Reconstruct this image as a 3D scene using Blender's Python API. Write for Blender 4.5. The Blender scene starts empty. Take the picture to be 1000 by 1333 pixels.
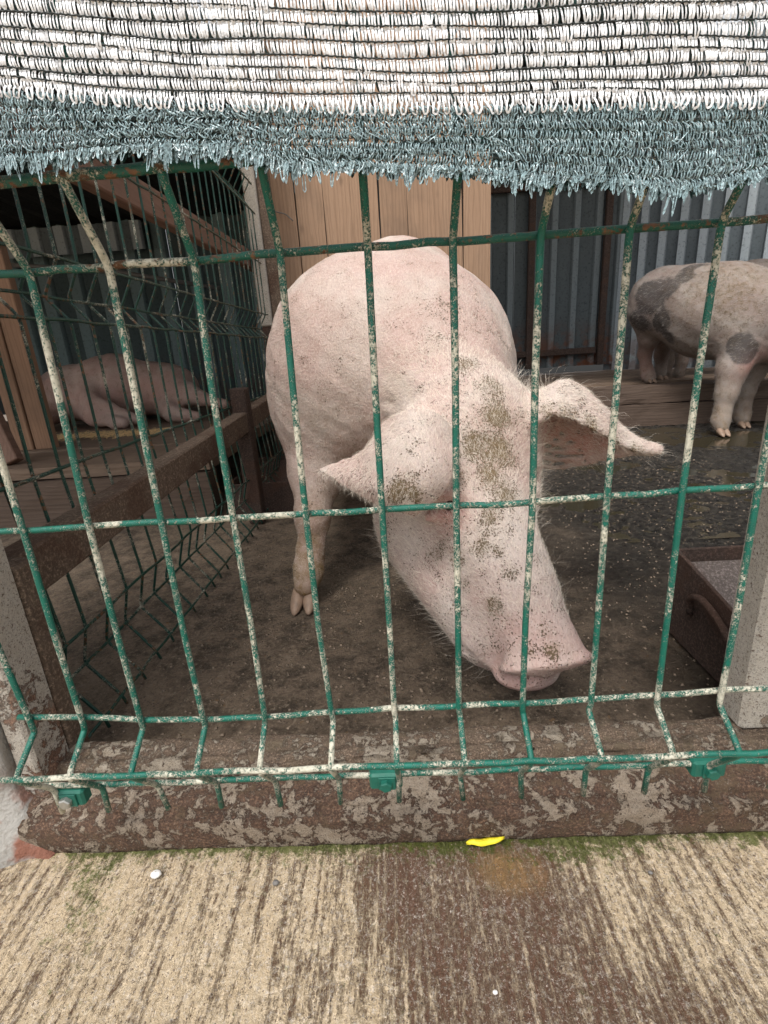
import bpy, math, random
import numpy as np
from mathutils import Matrix, Vector
random.seed(7); rng = np.random.default_rng(7)
sc = bpy.context.scene
C = sc.collection

# ------------------------------------------------------------------ camera, sky, sun, exposure
cam_d = bpy.data.cameras.new('camera'); cam = bpy.data.objects.new('camera', cam_d); C.objects.link(cam)
cam_d.sensor_fit = 'VERTICAL'; cam_d.sensor_height = 36.0; cam_d.lens = 17.54
cam_d.clip_start = 0.02; cam_d.clip_end = 2000
RT = Vector((0.99784972, 0.01777068, -0.06308828)); DN = Vector((-0.05448588, -0.31010734, -0.94913894)); FW = Vector((-0.03643098, 0.95053545, -0.30847227))
mw = Matrix.Identity(4)
for i in range(3):
    mw[i][0] = RT[i]; mw[i][1] = -DN[i]; mw[i][2] = -FW[i]
mw[0][3], mw[1][3], mw[2][3] = 0.01355, -0.3211, 0.45012
cam.matrix_world = mw
sc.camera = cam
SUN_EL, SUN_AZ = math.radians(62), math.radians(205)      # azimuth clockwise from +y: behind and a little left of the camera
w = bpy.data.worlds.new('World'); sc.world = w; w.use_nodes = True
nt = w.node_tree
for n in list(nt.nodes): nt.nodes.remove(n)
sky = nt.nodes.new('ShaderNodeTexSky'); sky.sky_type = 'NISHITA'; sky.sun_disc = False
sky.sun_elevation = SUN_EL; sky.sun_rotation = SUN_AZ; sky.air_density = 1.0; sky.dust_density = 4.0; sky.ozone_density = 1.0
hs = nt.nodes.new('ShaderNodeHueSaturation'); hs.inputs['Saturation'].default_value = 0.15
bg = nt.nodes.new('ShaderNodeBackground'); bg.inputs['Strength'].default_value = 0.15
wo = nt.nodes.new('ShaderNodeOutputWorld')
nt.links.new(sky.outputs[0], hs.inputs['Color']); nt.links.new(hs.outputs[0], bg.inputs['Color']); nt.links.new(bg.outputs[0], wo.inputs['Surface'])
sd = bpy.data.lights.new('sun', 'SUN'); sd.energy = 1.5; sd.angle = math.radians(16); sd.color = (1.0, 0.96, 0.9)
so = bpy.data.objects.new('sun', sd); C.objects.link(so)
sdir = Vector((math.sin(SUN_AZ)*math.cos(SUN_EL), math.cos(SUN_AZ)*math.cos(SUN_EL), math.sin(SUN_EL)))
so.rotation_euler = sdir.to_track_quat('Z', 'Y').to_euler()
sc.view_settings.view_transform = 'Standard'; sc.view_settings.look = 'None'
sc.view_settings.exposure = 0.62; sc.view_settings.gamma = 1.0; sc.view_settings.use_curve_mapping = False

# ------------------------------------------------------------------ tagging helpers
def tag(o, label=None, cat=None, group=None, kind=None):
    if label: o['label'] = label
    if cat: o['category'] = cat
    if group: o['group'] = group
    if kind: o['kind'] = kind
    return o
def empty(name, loc, label, cat, group=None):
    o = bpy.data.objects.new(name, None); C.objects.link(o); o.location = loc; o.empty_display_size = .05
    return tag(o, label, cat, group)
def mesh(name, V, F, mt, parent=None, smooth=False, attrs=None, kind=None, local=None):
    me = bpy.data.meshes.new(name)
    V = np.asarray(V, dtype=np.float32)
    if parent is not None and local is None:
        V = V - np.array(parent.location, dtype=np.float32)
        if parent.parent is not None: V = V - np.array(parent.parent.location, dtype=np.float32)
    if isinstance(F, np.ndarray):
        n, k = F.shape
        me.vertices.add(len(V)); me.vertices.foreach_set('co', V.ravel())
        me.loops.add(n*k); me.loops.foreach_set('vertex_index', F.ravel().astype(np.int32))
        me.polygons.add(n); me.polygons.foreach_set('loop_start', np.arange(0, n*k, k, dtype=np.int32))
        me.polygons.foreach_set('loop_total', np.full(n, k, dtype=np.int32))
        me.update(calc_edges=True); me.validate()
    else:
        me.from_pydata([tuple(map(float, v)) for v in V], [], F)
    if smooth: me.polygons.foreach_set('use_smooth', [True]*len(me.polygons))
    if attrs:
        for k, a in attrs.items():
            at = me.attributes.new(k, 'FLOAT', 'POINT'); at.data.foreach_set('value', np.asarray(a, dtype=np.float32))
    me.materials.append(mt)
    o = bpy.data.objects.new(name, me); C.objects.link(o)
    if parent is not None: o.parent = parent
    if kind: o['kind'] = kind
    return o
class MB:
    def __init__(s): s.V = []; s.F = []
    def add(s, V, F):
        n = len(s.V); s.V += [tuple(v) for v in V]; s.F += [tuple(i+n for i in f) for f in F]
    def box(s, lo, hi, b=0.0, jit=0.0):
        x0, y0, z0 = lo; x1, y1, z1 = hi
        if b <= 0:
            V = [(x, y, z) for z in (z0, z1) for y in (y0, y1) for x in (x0, x1)]
            F = [(0,2,3,1),(4,5,7,6),(0,1,5,4),(2,6,7,3),(0,4,6,2),(1,3,7,5)]
        else:   # chamfered: 24 vertices
            V = []; idx = {}
            for cx, X in ((0, x0), (1, x1)):
                for cy, Y in ((0, y0), (1, y1)):
                    for cz, Z in ((0, z0), (1, z1)):
                        sx, sy, sz = (b if cx == 0 else -b), (b if cy == 0 else -b), (b if cz == 0 else -b)
                        for a, p in (('x', (X, Y+sy, Z+sz)), ('y', (X+sx, Y, Z+sz)), ('z', (X+sx, Y+sy, Z))):
                            idx[(cx, cy, cz, a)] = len(V); V.append(p)
            g = lambda a, b_, c, k: idx[(a, b_, c, k)]
            F = []
            for c, s_ in ((0, 1), (1, -1)):
                F.append([g(c,0,0,'x'), g(c,0,1,'x'), g(c,1,1,'x'), g(c,1,0,'x')][::s_])
                F.append([g(0,c,0,'y'), g(1,c,0,'y'), g(1,c,1,'y'), g(0,c,1,'y')][::s_])
                F.append([g(0,0,c,'z'), g(0,1,c,'z'), g(1,1,c,'z'), g(1,0,c,'z')][::s_])
            for a in (0, 1):
                for b_ in (0, 1):
                    F.append([g(a,b_,0,'x'), g(a,b_,0,'y'), g(a,b_,1,'y'), g(a,b_,1,'x')])
                    F.append([g(a,0,b_,'x'), g(a,0,b_,'z'), g(a,1,b_,'z'), g(a,1,b_,'x')])
                    F.append([g(0,a,b_,'y'), g(0,a,b_,'z'), g(1,a,b_,'z'), g(1,a,b_,'y')])
            for a in (0, 1):
                for b_ in (0, 1):
                    for c in (0, 1): F.append([g(a,b_,c,'x'), g(a,b_,c,'y'), g(a,b_,c,'z')])
        if jit: V = [(x+random.uniform(-jit, jit), y+random.uniform(-jit, jit), z+random.uniform(-jit, jit)) for x, y, z in V]
        s.add(V, F)
    def tube(s, pts, r, n=8, cap=True):
        P = [Vector(p) for p in pts]; m = len(P); V = []; R = r if isinstance(r, (list, tuple, np.ndarray)) else [r]*m
        up = None
        for i in range(m):
            t = (P[min(i+1, m-1)] - P[max(i-1, 0)]).normalized()
            if up is None: up = t.orthogonal().normalized()
            up = (up - t*up.dot(t)).normalized(); sd_ = t.cross(up)
            for k in range(n):
                a = 2*math.pi*k/n; V.append(P[i] + (up*math.cos(a) + sd_*math.sin(a))*R[i])
        F = [(i*n+k, i*n+(k+1) % n, (i+1)*n+(k+1) % n, (i+1)*n+k) for i in range(m-1) for k in range(n)]
        if cap: F += [tuple(range(n-1, -1, -1)), tuple((m-1)*n+k for k in range(n))]
        s.add(V, F)
    def build(s, name, mt, parent=None, smooth=False, kind=None): return mesh(name, s.V, s.F, mt, parent, smooth, kind=kind)
def smooth_path(ctrl, seg, rad):
    """polyline through control points with softened corners, cut in short pieces"""
    P = [np.array(p, float) for p in ctrl]; out = [P[0]]
    for i in range(1, len(P)-1):
        a, b, c = P[i-1], P[i], P[i+1]
        la, lc = np.linalg.norm(a-b), np.linalg.norm(c-b); q = min(rad, la*.45, lc*.45)
        p0, p1 = b+(a-b)/la*q, b+(c-b)/lc*q
        for t in (0, .25, .5, .75, 1): out.append((1-t)**2*p0 + 2*t*(1-t)*b + t*t*p1)
    out.append(P[-1]); res = [out[0]]
    for a, b in zip(out[:-1], out[1:]):
        k = max(1, int(np.linalg.norm(b-a)/seg))
        for j in range(1, k+1): res.append(a+(b-a)*j/k)
    return res

# ------------------------------------------------------------------ material helpers
class NM:
    def __init__(s, name, rough=.6, spec=.4, metal=0.0):
        s.m = bpy.data.materials.new(name); s.m.use_nodes = True; s.t = s.m.node_tree
        s.b = s.t.nodes['Principled BSDF']; s.b.inputs['Roughness'].default_value = rough
        s.b.inputs['Specular IOR Level'].default_value = spec; s.b.inputs['Metallic'].default_value = metal
        s.co = s.t.nodes.new('ShaderNodeTexCoord'); s.geo = s.t.nodes.new('ShaderNodeNewGeometry')
        s.pos = s.geo.outputs['Position']
    def link(s, a, b): s.t.links.new(a, b)
    def val(s, v, inp):
        if hasattr(v, 'is_linked') or hasattr(v, 'links'): s.link(v, inp)
        else: inp.default_value = v
    def map(s, scale=(1,1,1), vec=None, rot=(0,0,0), loc=(0,0,0)):
        n = s.t.nodes.new('ShaderNodeMapping'); n.inputs['Scale'].default_value = scale; n.inputs['Rotation'].default_value = rot; n.inputs['Location'].default_value = loc
        s.link(vec or s.pos, n.inputs['Vector']); return n.outputs[0]
    def noise(s, scale, detail=4, rough=.55, vec=None, dist=0.0, out=0):
        n = s.t.nodes.new('ShaderNodeTexNoise'); n.inputs['Scale'].default_value = scale; n.inputs['Detail'].default_value = detail
        n.inputs['Roughness'].default_value = rough; n.inputs['Distortion'].default_value = dist
        s.link(vec or s.pos, n.inputs['Vector']); return n.outputs[out]
    def vor(s, scale, vec=None, feature='F1', out=0, rnd=1.0):
        n = s.t.nodes.new('ShaderNodeTexVoronoi'); n.feature = feature; n.inputs['Scale'].default_value = scale; n.inputs['Randomness'].default_value = rnd
        s.link(vec or s.pos, n.inputs['Vector']); return n.outputs[out]
    def math(s, op, a, b=0.0, c=0.0, clamp=False):
        n = s.t.nodes.new('ShaderNodeMath'); n.operation = op; n.use_clamp = clamp
        s.val(a, n.inputs[0]); s.val(b, n.inputs[1]); s.val(c, n.inputs[2]); return n.outputs[0]
    def ramp(s, v, a, b, lo=0.0, hi=1.0):
        n = s.t.nodes.new('ShaderNodeMapRange'); n.interpolation_type = 'SMOOTHSTEP'
        for i, q in enumerate((a, b, lo, hi)): s.val(q, n.inputs[i+1])
        s.link(v, n.inputs[0]); return n.outputs[0]
    def mix(s, f, a, b, mode='MIX'):
        n = s.t.nodes.new('ShaderNodeMix'); n.data_type = 'RGBA'; n.blend_type = mode
        s.val(f, n.inputs[0])
        for q, i in ((a, 6), (b, 7)):
            if isinstance(q, tuple): n.inputs[i].default_value = (*q, 1)
            else: s.link(q, n.inputs[i])
        return n.outputs[2]
    def attr(s, name):
        n = s.t.nodes.new('ShaderNodeAttribute'); n.attribute_name = name; return n.outputs['Fac']
    def sep(s, vec=None):
        n = s.t.nodes.new('ShaderNodeSeparateXYZ'); s.link(vec or s.pos, n.inputs[0]); return n.outputs
    def color(s, c):
        if isinstance(c, tuple): s.b.inputs['Base Color'].default_value = (*c, 1)
        else: s.link(c, s.b.inputs['Base Color'])
    def rough(s, v): s.val(v, s.b.inputs['Roughness'])
    def bump(s, h, dist=.002, strength=1.0, prev=None):
        n = s.t.nodes.new('ShaderNodeBump'); n.inputs['Distance'].default_value = dist; n.inputs['Strength'].default_value = strength
        s.link(h, n.inputs['Height'])
        if prev: s.link(prev, n.inputs['Normal'])
        s.link(n.outputs[0], s.b.inputs['Normal']); return n.outputs[0]

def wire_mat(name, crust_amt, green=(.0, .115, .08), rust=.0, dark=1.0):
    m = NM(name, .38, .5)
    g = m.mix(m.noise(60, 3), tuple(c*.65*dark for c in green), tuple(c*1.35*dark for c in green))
    fine = m.noise(900, 4, .8); mid = m.noise(210, 3, .65); big = m.noise(19, 2)
    v = m.math('ADD', m.math('MULTIPLY', fine, .75), m.math('ADD', m.math('MULTIPLY', mid, .40), m.math('MULTIPLY', big, .62)))
    f = m.ramp(v, .995-crust_amt, 1.06-crust_amt)
    crust = m.mix(m.noise(420, 3), (.30, .27, .19), (.72, .71, .60))
    c = m.mix(f, g, crust)
    if rust:
        rf = m.ramp(m.math('ADD', m.noise(140, 4, .7), m.math('MULTIPLY', m.noise(12, 2), .5)), .9-rust, .98-rust)
        c = m.mix(rf, c, m.mix(m.noise(300), (.09, .035, .015), (.22, .11, .05)))
    m.color(c); m.rough(m.math('ADD', .33, m.math('MULTIPLY', f, .5)))
    m.bump(m.math('ADD', f, m.math('MULTIPLY', fine, .6)), .0009, .9)
    return m.m
M_WIRE = wire_mat('green_wire_paint', .115, rust=.0)
M_WIRE_TOP = wire_mat('green_wire_rusty', .075, rust=.11, dark=.75)
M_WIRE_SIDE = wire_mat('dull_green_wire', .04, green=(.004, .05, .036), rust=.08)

def rust_mat(name, base=((.07, .04, .03), (.16, .10, .07)), paint=None, pa=.0, scale=1.0, paintc=((.52, .49, .43), (.38, .30, .20)), rough=.75, zfade=None):
    m = NM(name, rough, .3)
    n1 = m.noise(38*scale, 6, .65); n2 = m.noise(260*scale, 4, .7); n3 = m.noise(9*scale, 4, .6)
    c = m.mix(n1, base[0], base[1])
    c = m.mix(m.ramp(n2, .45, .7), c, tuple(x*1.9 for x in base[1]))
    c = m.mix(m.ramp(n3, .5, .62, 0, .55), c, (.10, .048, .03))
    h = m.math('ADD', n2, n1)
    if paint:
        c = m.mix(m.ramp(m.noise(26*scale, 6, .75), .48, .62, 0, .8), c, tuple(x*.62 for x in paintc[1]))
        pv = m.math('ADD', m.math('MULTIPLY', n3, .45), m.math('ADD', m.math('MULTIPLY', m.noise(48*scale, 8, .75, dist=.4), .55), m.math('MULTIPLY', n2, .10)))
        if zfade is not None: pv = m.math('ADD', pv, m.math('MULTIPLY', m.math('SUBTRACT', m.sep()[2], zfade[0]), zfade[1]))
        pf = m.ramp(pv, .60-pa, .612-pa)
        pc = m.mix(m.noise(70*scale, 5), paintc[0], paintc[1])
        pc = m.mix(m.ramp(n2, .55, .68), pc, (.16, .11, .08))
        c = m.mix(pf, c, pc); h = m.math('ADD', h, m.math('MULTIPLY', pf, 1.2))
        edge = m.ramp(pv, .575-pa, .60-pa)
        edge2 = m.math('SUBTRACT', edge, pf, clamp=True)
        c = m.mix(m.math('MULTIPLY', edge2, .5), c, (.045, .026, .02)); c = m.mix(m.ramp(m.noise(420*scale, 3, .8), .56, .66, 0, .55), c, (.07, .045, .035)); c = m.mix(m.ramp(m.noise(150*scale, 5, .85), .58, .66, 0, .5), c, (.48, .42, .35))
    c = m.mix(m.ramp(m.noise(620, 4, .85), .54, .62, 0, .6), c, (.035, .022, .018)); c = m.mix(m.ramp(m.noise(560, 4, .9), .60, .66, 0, .45), c, (.50, .44, .36))
    m.color(c); m.bump(m.math('ADD', h, m.noise(620, 4, .85)), .0028, 1)
    return m.m
M_SILL = rust_mat('rusty_flaking_steel', ((.038, .020, .018), (.19, .115, .075)), True, .045, 1.6, ((.56, .48, .39), (.24, .165, .10)))
M_LEDGE = rust_mat('scaly_ledge', ((.06, .038, .028), (.26, .19, .135)), True, .03, 2.2, ((.56, .50, .42), (.30, .23, .15)))
M_POSTW = rust_mat('white_paint_over_rust', ((.16, .08, .055), (.32, .20, .14)), True, .075, 1.1, ((.66, .63, .57), (.50, .43, .35)), zfade=(.12, .9))
M_POSTW2 = rust_mat('dirty_white_post_paint', ((.22, .12, .08), (.36, .25, .17)), True, .11, 1.1, ((.66, .63, .57), (.48, .42, .34)), zfade=(.1, .8))
M_POSTR = rust_mat('brown_rust_scale', ((.075, .050, .036), (.20, .145, .105)), False)
M_DKRUST = rust_mat('dark_rust', ((.030, .019, .015), (.085, .055, .044)), False, rough=.7)

M_FRAME = rust_mat('blackened_rusty_tube', ((.025, .018, .015), (.075, .048, .038)), False)
def wood_mat(name, c0, c1, axis='z', grime=.5, rough=.7):
    m = NM(name, rough, .25)
    oi = m.t.nodes.new('ShaderNodeObjectInfo')
    off = m.t.nodes.new('ShaderNodeVectorMath'); off.operation = 'MULTIPLY_ADD'
    m.link(m.pos, off.inputs[0]); off.inputs[1].default_value = (1, 1, 1)
    cmb = m.t.nodes.new('ShaderNodeCombineXYZ')
    r5 = m.math('MULTIPLY', oi.outputs['Random'], 7.0)
    for i in range(3): m.link(r5, cmb.inputs[i])
    m.link(cmb.outputs[0], off.inputs[2]); v = off.outputs[0]
    sc1 = {'z': (1, 1, .06), 'x': (.06, 1, 1), 'y': (1, .06, 1)}[axis]
    gv = m.map(sc1, v)
    g1 = m.noise(60, 5, .6, gv, dist=1.2); g2 = m.noise(320, 3, .6, gv)
    rings = m.t.nodes.new('ShaderNodeTexWave'); rings.wave_type = 'BANDS'; rings.bands_direction = 'X' if axis != 'x' else 'Z'
    rings.inputs['Scale'].default_value = 22; rings.inputs['Distortion'].default_value = 9; rings.inputs['Detail'].default_value = 2; rings.inputs['Detail Scale'].default_value = 1.2
    m.link(m.map({'z': (1, 1, .12), 'x': (.12, 1, 1), 'y': (1, .12, 1)}[axis], v), rings.inputs['Vector'])
    c = m.mix(g1, c0, c1)
    c = m.mix(m.ramp(g2, .5, .75, 0, .45), c, tuple(x*.5 for x in c0))
    c = m.mix(m.ramp(rings.outputs['Fac'], .62, .9, 0, .38), c, tuple(x*.55 for x in c0))
    kv = m.map({'z': (1, 1, .45), 'x': (.45, 1, 1), 'y': (1, .45, 1)}[axis], v)
    kn = m.vor(9, kv); c = m.mix(m.ramp(kn, .0, .11, .85, 0), c, (.06, .03, .018))
    c = m.mix(m.ramp(m.noise(5, 4), .45, .75, 0, grime), c, (.07, .05, .04))
    c = m.mix(.35, c, m.mix(oi.outputs['Random'], tuple(x*.7 for x in c1), c1))
    m.color(c); m.bump(m.math('ADD', g2, m.math('MULTIPLY', rings.outputs['Fac'], .4)), .0015, .6)
    return m.m
M_PLANK = wood_mat('weathered_pine_boards', (.23, .135, .08), (.40, .265, .175), 'z', .5)
M_TIMBER = wood_mat('raw_timber_post', (.22, .12, .075), (.36, .22, .14), 'z', .5)
M_BATTEN = wood_mat('brown_batten_wood', (.15, .085, .06), (.26, .16, .12), 'y', .4)
M_DARKWOOD = wood_mat('dirty_dark_timber', (.055, .038, .028), (.15, .105, .08), 'x', .6)
M_PLATW = wood_mat('trodden_platform_boards', (.12, .08, .058), (.25, .18, .13), 'x', .5)

def sheet_mat(name, c0, c1, rusty=.5, ribc=None):
    m = NM(name, .6, .22, .05)
    n = m.noise(6, 5, .6, m.map((1, 1, .35))); f = m.noise(70, 4, .65)
    c = m.mix(n, c0, c1); c = m.mix(m.ramp(f, .5, .8, 0, .5), c, tuple(x*.45 for x in c0))
    c = m.mix(m.math('MULTIPLY', m.attr('rib'), .85), c, ribc or tuple(min(.75, x*2.1) for x in c1)); c = m.mix(m.ramp(f, .52, .75, 0, .6), c, tuple(x*.6 for x in c0))  # raised ribs paler: skylight they catch painted into the colour, plus cleaner metal
    z = m.sep()[2]
    rf = m.math('MULTIPLY', m.ramp(z, .62, .28), m.ramp(m.noise(9, 4, .65), .42, .6))
    c = m.mix(m.math('MULTIPLY', rf, rusty), c, (.16, .06, .03)); m.color(c)
    m.rough(m.math('ADD', .5, m.math('MULTIPLY', f, .4))); m.bump(m.noise(25, 3), .004, .4); return m.m
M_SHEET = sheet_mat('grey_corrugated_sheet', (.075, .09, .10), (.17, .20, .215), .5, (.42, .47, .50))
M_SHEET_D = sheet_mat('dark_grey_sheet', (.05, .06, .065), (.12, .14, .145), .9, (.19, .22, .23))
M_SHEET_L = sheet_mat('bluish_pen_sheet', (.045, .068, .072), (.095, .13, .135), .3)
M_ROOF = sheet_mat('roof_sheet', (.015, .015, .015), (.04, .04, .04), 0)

def plaster():
    m = NM('rough_grey_plaster', .85, .2)
    c = m.mix(m.noise(14, 5, .6), (.24, .225, .205), (.40, .385, .355)); c = m.mix(m.ramp(m.noise(160, 3), .5, .75, 0, .5), c, (.2, .18, .15))
    c = m.mix(m.math('MULTIPLY', m.ramp(m.sep()[2], .10, .03), m.ramp(m.noise(30, 4), .4, .55)), c, (.22, .10, .07))
    m.color(c); m.bump(m.math('ADD', m.noise(60, 5, .65), m.math('MULTIPLY', m.noise(260, 3), .5)), .0035, .9); return m.m
M_PLASTER = plaster()

def front_ground():
    m = NM('brushed_concrete', .7, .35)
    gh = m.attr('groove')
    x, y, z = m.sep()
    sv = m.map((1, .20, 1))
    st = m.noise(250, 6, .85, sv, dist=.5); st2 = m.noise(560, 4, .8, m.map((1, .22, 1)), dist=.3); speck = m.noise(330, 3, .75); iso = m.noise(190, 6, .88)
    light = m.mix(m.noise(22, 5, .7), (.47, .34, .20), (.72, .585, .41))
    light = m.mix(m.ramp(iso, .5, .65, 0, .6), light, (.78, .66, .50))
    brown = m.mix(speck, (.085, .042, .024), (.23, .135, .080))
    stain = m.ramp(m.math('ADD', m.math('MULTIPLY', m.attr('stain'), .75), m.math('MULTIPLY', m.noise(20, 5, .7), .8)), .35, 1.15)
    v = m.math('ADD', m.math('ADD', m.math('MULTIPLY', gh, .17), m.math('MULTIPLY', st, .24)), m.math('ADD', m.math('MULTIPLY', st2, .34), m.math('MULTIPLY', iso, .36)))
    thr = m.math('ADD', .500, m.math('MULTIPLY', stain, .098))
    f = m.ramp(v, m.math('SUBTRACT', thr, .07), m.math('ADD', thr, .05))
    c = m.mix(f, brown, light)
    c = m.mix(m.ramp(stain, .4, 1.0, 0, .34), c, (.115, .055, .045))
    c = m.mix(m.math('MULTIPLY', m.ramp(m.noise(300, 5, .9), .545, .60), .75), c, (.68, .60, .52))
    c = m.mix(m.ramp(m.noise(420, 2), .66, .72, 0, .75), c, (.05, .035, .03))
    # orange patch and algae
    c = m.mix(m.math('MULTIPLY', m.attr('orange'), m.ramp(m.noise(70, 4), .3, .6, .35, .8)), c, m.mix(speck, (.28, .15, .06), (.42, .27, .12)))
    al = m.ramp(m.math('ADD', m.attr('algae'), m.math('MULTIPLY', m.math('SUBTRACT', m.noise(90, 7, .88), .5), 3.2)), .26, .66)
    c = m.mix(m.math('MULTIPLY', al, .88), c, m.mix(m.noise(300, 3), (.035, .055, .006), (.16, .19, .03)))
    m.color(c); m.rough(m.math('ADD', .45, m.math('MULTIPLY', f, .35)))
    m.bump(m.math('ADD', m.math('ADD', m.math('MULTIPLY', st2, .7), m.math('MULTIPLY', speck, .7)), m.math('ADD', m.math('MULTIPLY', st, .9), m.math('MULTIPLY', f, .35))), .0035, 1); return m.m
M_GROUND = front_ground()

def pen_floor():
    m = NM('wet_pen_concrete', .5, .5)
    big = m.noise(3.2, 5, .6, dist=.5); mid = m.noise(24, 5, .65); fine = m.noise(210, 4, .75); grit = m.vor(150)
    wet = m.attr('wet')
    c = m.mix(m.ramp(mid, .35, .65), (.095, .068, .046), (.32, .235, .165))
    c = m.mix(m.ramp(big, .45, .65, 0, .6), c, (.33, .245, .17))
    f2 = m.noise(150, 7, .9)
    c = m.mix(m.ramp(f2, .53, .60, 0, .85), c, (.46, .37, .27))
    c = m.mix(m.ramp(f2, .47, .38, 0, .85), c, (.026, .019, .013))
    c = m.mix(m.ramp(fine, .60, .68, 0, .8), c, (.42, .34, .25))
    c = m.mix(m.math('MULTIPLY', m.ramp(m.noise(95, 2), .68, .73), .7), c, (.34, .20, .09))
    wc = m.mix(m.ramp(m.noise(60, 6, .78), .44, .60), (.007, .006, .0055), (.062, .054, .042))
    wc = m.mix(m.ramp(f2, .58, .68, 0, .7), wc, (.19, .175, .145))
    c = m.mix(wet, c, wc)
    m.color(c); m.rough(m.math('ADD', m.math('MULTIPLY', wet, -.28), m.math('ADD', .42, m.math('MULTIPLY', m.noise(40, 4), .3))))
    m.bump(m.math('ADD', m.math('ADD', m.math('MULTIPLY', fine, .8), m.math('MULTIPLY', f2, 1.2)), m.math('MULTIPLY', mid, .8)), .008, 1); return m.m
M_FLOOR = pen_floor()

def water():
    m = NM('murky_puddle_water', .06, .6); m.color((.035, .030, .018)); m.bump(m.noise(9, 2), .004, .15)
    m.b.inputs['IOR'].default_value = 1.33; return m.m
M_WATER = water()
def plain(name, c, rough=.6, spec=.4, metal=0, var=.25, sc_=90):
    m = NM(name, rough, spec, metal); m.color(m.mix(m.noise(sc_, 4), tuple(x*(1-var) for x in c), tuple(min(1, x*(1+var)) for x in c)))
    m.bump(m.noise(sc_*3, 3), .0008, .6); return m.m
M_BOLT = plain('zinc_bolt', (.42, .42, .39), .4, .5, .7)
M_BRACKET = plain('green_bracket_paint', (.012, .12, .085), .5, .4)
M_STONE = plain('grit_stone', (.19, .145, .105), .7, .4, 0, .75, 45)
M_STRAW = plain('straw_bits', (.75, .52, .26), .7, .3)
M_PEBBLE = plain('white_pebble', (.72, .70, .66), .7, .3)
M_LEAF = plain('bright_yellow_leaf', (.74, .62, .03), .5, .4, 0, .25, 260)
M_CABLE = plain('grey_cable', (.16, .15, .14), .6, .3)

def tape_mat(name, c, tr=.25, var=.3, rough=.38):
    m = NM(name, rough, .5)
    oi = m.noise(800, 2); b = m.noise(45, 3)
    col = m.mix(m.ramp(oi, .3, .7), tuple(x*(1-var) for x in c), tuple(min(.92, x*(1+var*.6)) for x in c))
    col = m.mix(m.ramp(b, .5, .75, 0, .25), col, tuple(x*.6 for x in c))
    m.color(col); m.b.inputs['Transmission Weight'].default_value = 0
    m.bump(oi, .0005, .8); return m.m
M_TAPE_W = tape_mat('white_net_tape', (.84, .85, .87), var=.08)
M_TAPE_G = tape_mat('blue_green_net_tape', (.24, .345, .37), var=.6, rough=.22)
M_TAPE_D = tape_mat('dark_green_net_tape', (.012, .045, .04), var=.4, rough=.3)
M_THREAD = plain('dark_knit_thread', (.035, .042, .042), .6, .3)

def pig_mat(name, skin=(.52, .375, .335), pale=(.58, .49, .44), dirt=(.105, .070, .032), spot=None, dirtmul=1.0):
    m = NM(name, .55, .35)
    v = m.co.outputs['Object']
    n1 = m.noise(9, 4, .6, v); n2 = m.noise(42, 5, .65, v); n3 = m.noise(330, 3, .7, v)
    streak = m.noise(420, 3, .6, m.map((1, .22, .6), v))
    c = m.mix(m.ramp(n1, .35, .65), skin, pale)
    c = m.mix(m.ramp(n2, .5, .8, 0, .35), c, tuple(x*.80 for x in skin))
    c = m.mix(m.ramp(streak, .45, .72, 0, .34), c, tuple(min(1, x*1.28) for x in pale))
    c = m.mix(m.ramp(streak, .5, .3, 0, .30), c, tuple(x*.62 for x in skin))
    pk = m.attr('pink'); c = m.mix(m.math('MULTIPLY', pk, .8), c, m.mix(n2, (.46, .16, .13), (.66, .32, .27)))
    dv = m.attr('dust'); c = m.mix(m.math('MULTIPLY', dv, m.ramp(n2, .3, .7, .35, .85)), c, tuple(x*2.2 for x in dirt))
    if spot:
        sp = m.ramp(m.math('ADD', m.attr('spot'), m.math('MULTIPLY', m.math('SUBTRACT', m.noise(14, 5, .65, v), .5), .9)), .36, .62)
        c = m.mix(m.math('MULTIPLY', sp, .82), c, m.mix(streak, tuple(x*.6 for x in spot), tuple(x*1.9 for x in spot)))
    mud = m.attr('mud')
    sv = m.math('ADD', m.math('MULTIPLY', m.noise(400, 2, .6, v), .6), m.math('MULTIPLY', n2, .42))
    thr = m.math('SUBTRACT', .668, m.math('MULTIPLY', mud, .25*dirtmul))
    mf = m.ramp(sv, thr, m.math('ADD', thr, .03))
    c = m.mix(m.math('MULTIPLY', mf, .88), c, m.mix(n3, dirt, tuple(x*.3 for x in dirt)))
    c = m.mix(m.math('MULTIPLY', m.ramp(mud, .30, 1.0), m.ramp(n2, .3, .65, .25, .70)), c, (.26, .185, .095))
    m.color(c)
    m.b.inputs['Specular IOR Level'].default_value = .3; m.b.inputs['Subsurface Weight'].default_value = .12; m.b.inputs['Subsurface Radius'].default_value = (.012, .005, .003); m.b.inputs['Subsurface Scale'].default_value = 1.0
    wr = m.noise(34, 6, .7, m.map((1, 1, 2.6), v), dist=2.2)
    h = m.math('ADD', m.math('MULTIPLY', streak, .5), m.math('ADD', m.math('MULTIPLY', wr, m.math('ADD', .25, m.math('MULTIPLY', mud, 1.1))), m.math('MULTIPLY', mf, .5)))
    m.bump(h, .004, .85); m.rough(m.math('ADD', .45, m.math('MULTIPLY', n3, .3)))
    return m.m
M_PIG = pig_mat('pink_pig_skin')
M_PIG2 = pig_mat('grey_spotted_pig_skin', (.24, .185, .168), (.30, .265, .245), spot=(.028, .026, .028), dirtmul=.6)
M_PIG3 = pig_mat('dusty_brown_pig_skin', (.46, .30, .26), (.52, .39, .34), dirtmul=.6)
M_HAIR = plain('pale_pig_bristle', (.80, .72, .62), .5, .4)
M_HAIRD = plain('greyish_pig_bristle', (.34, .30, .27), .5, .4)
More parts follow.
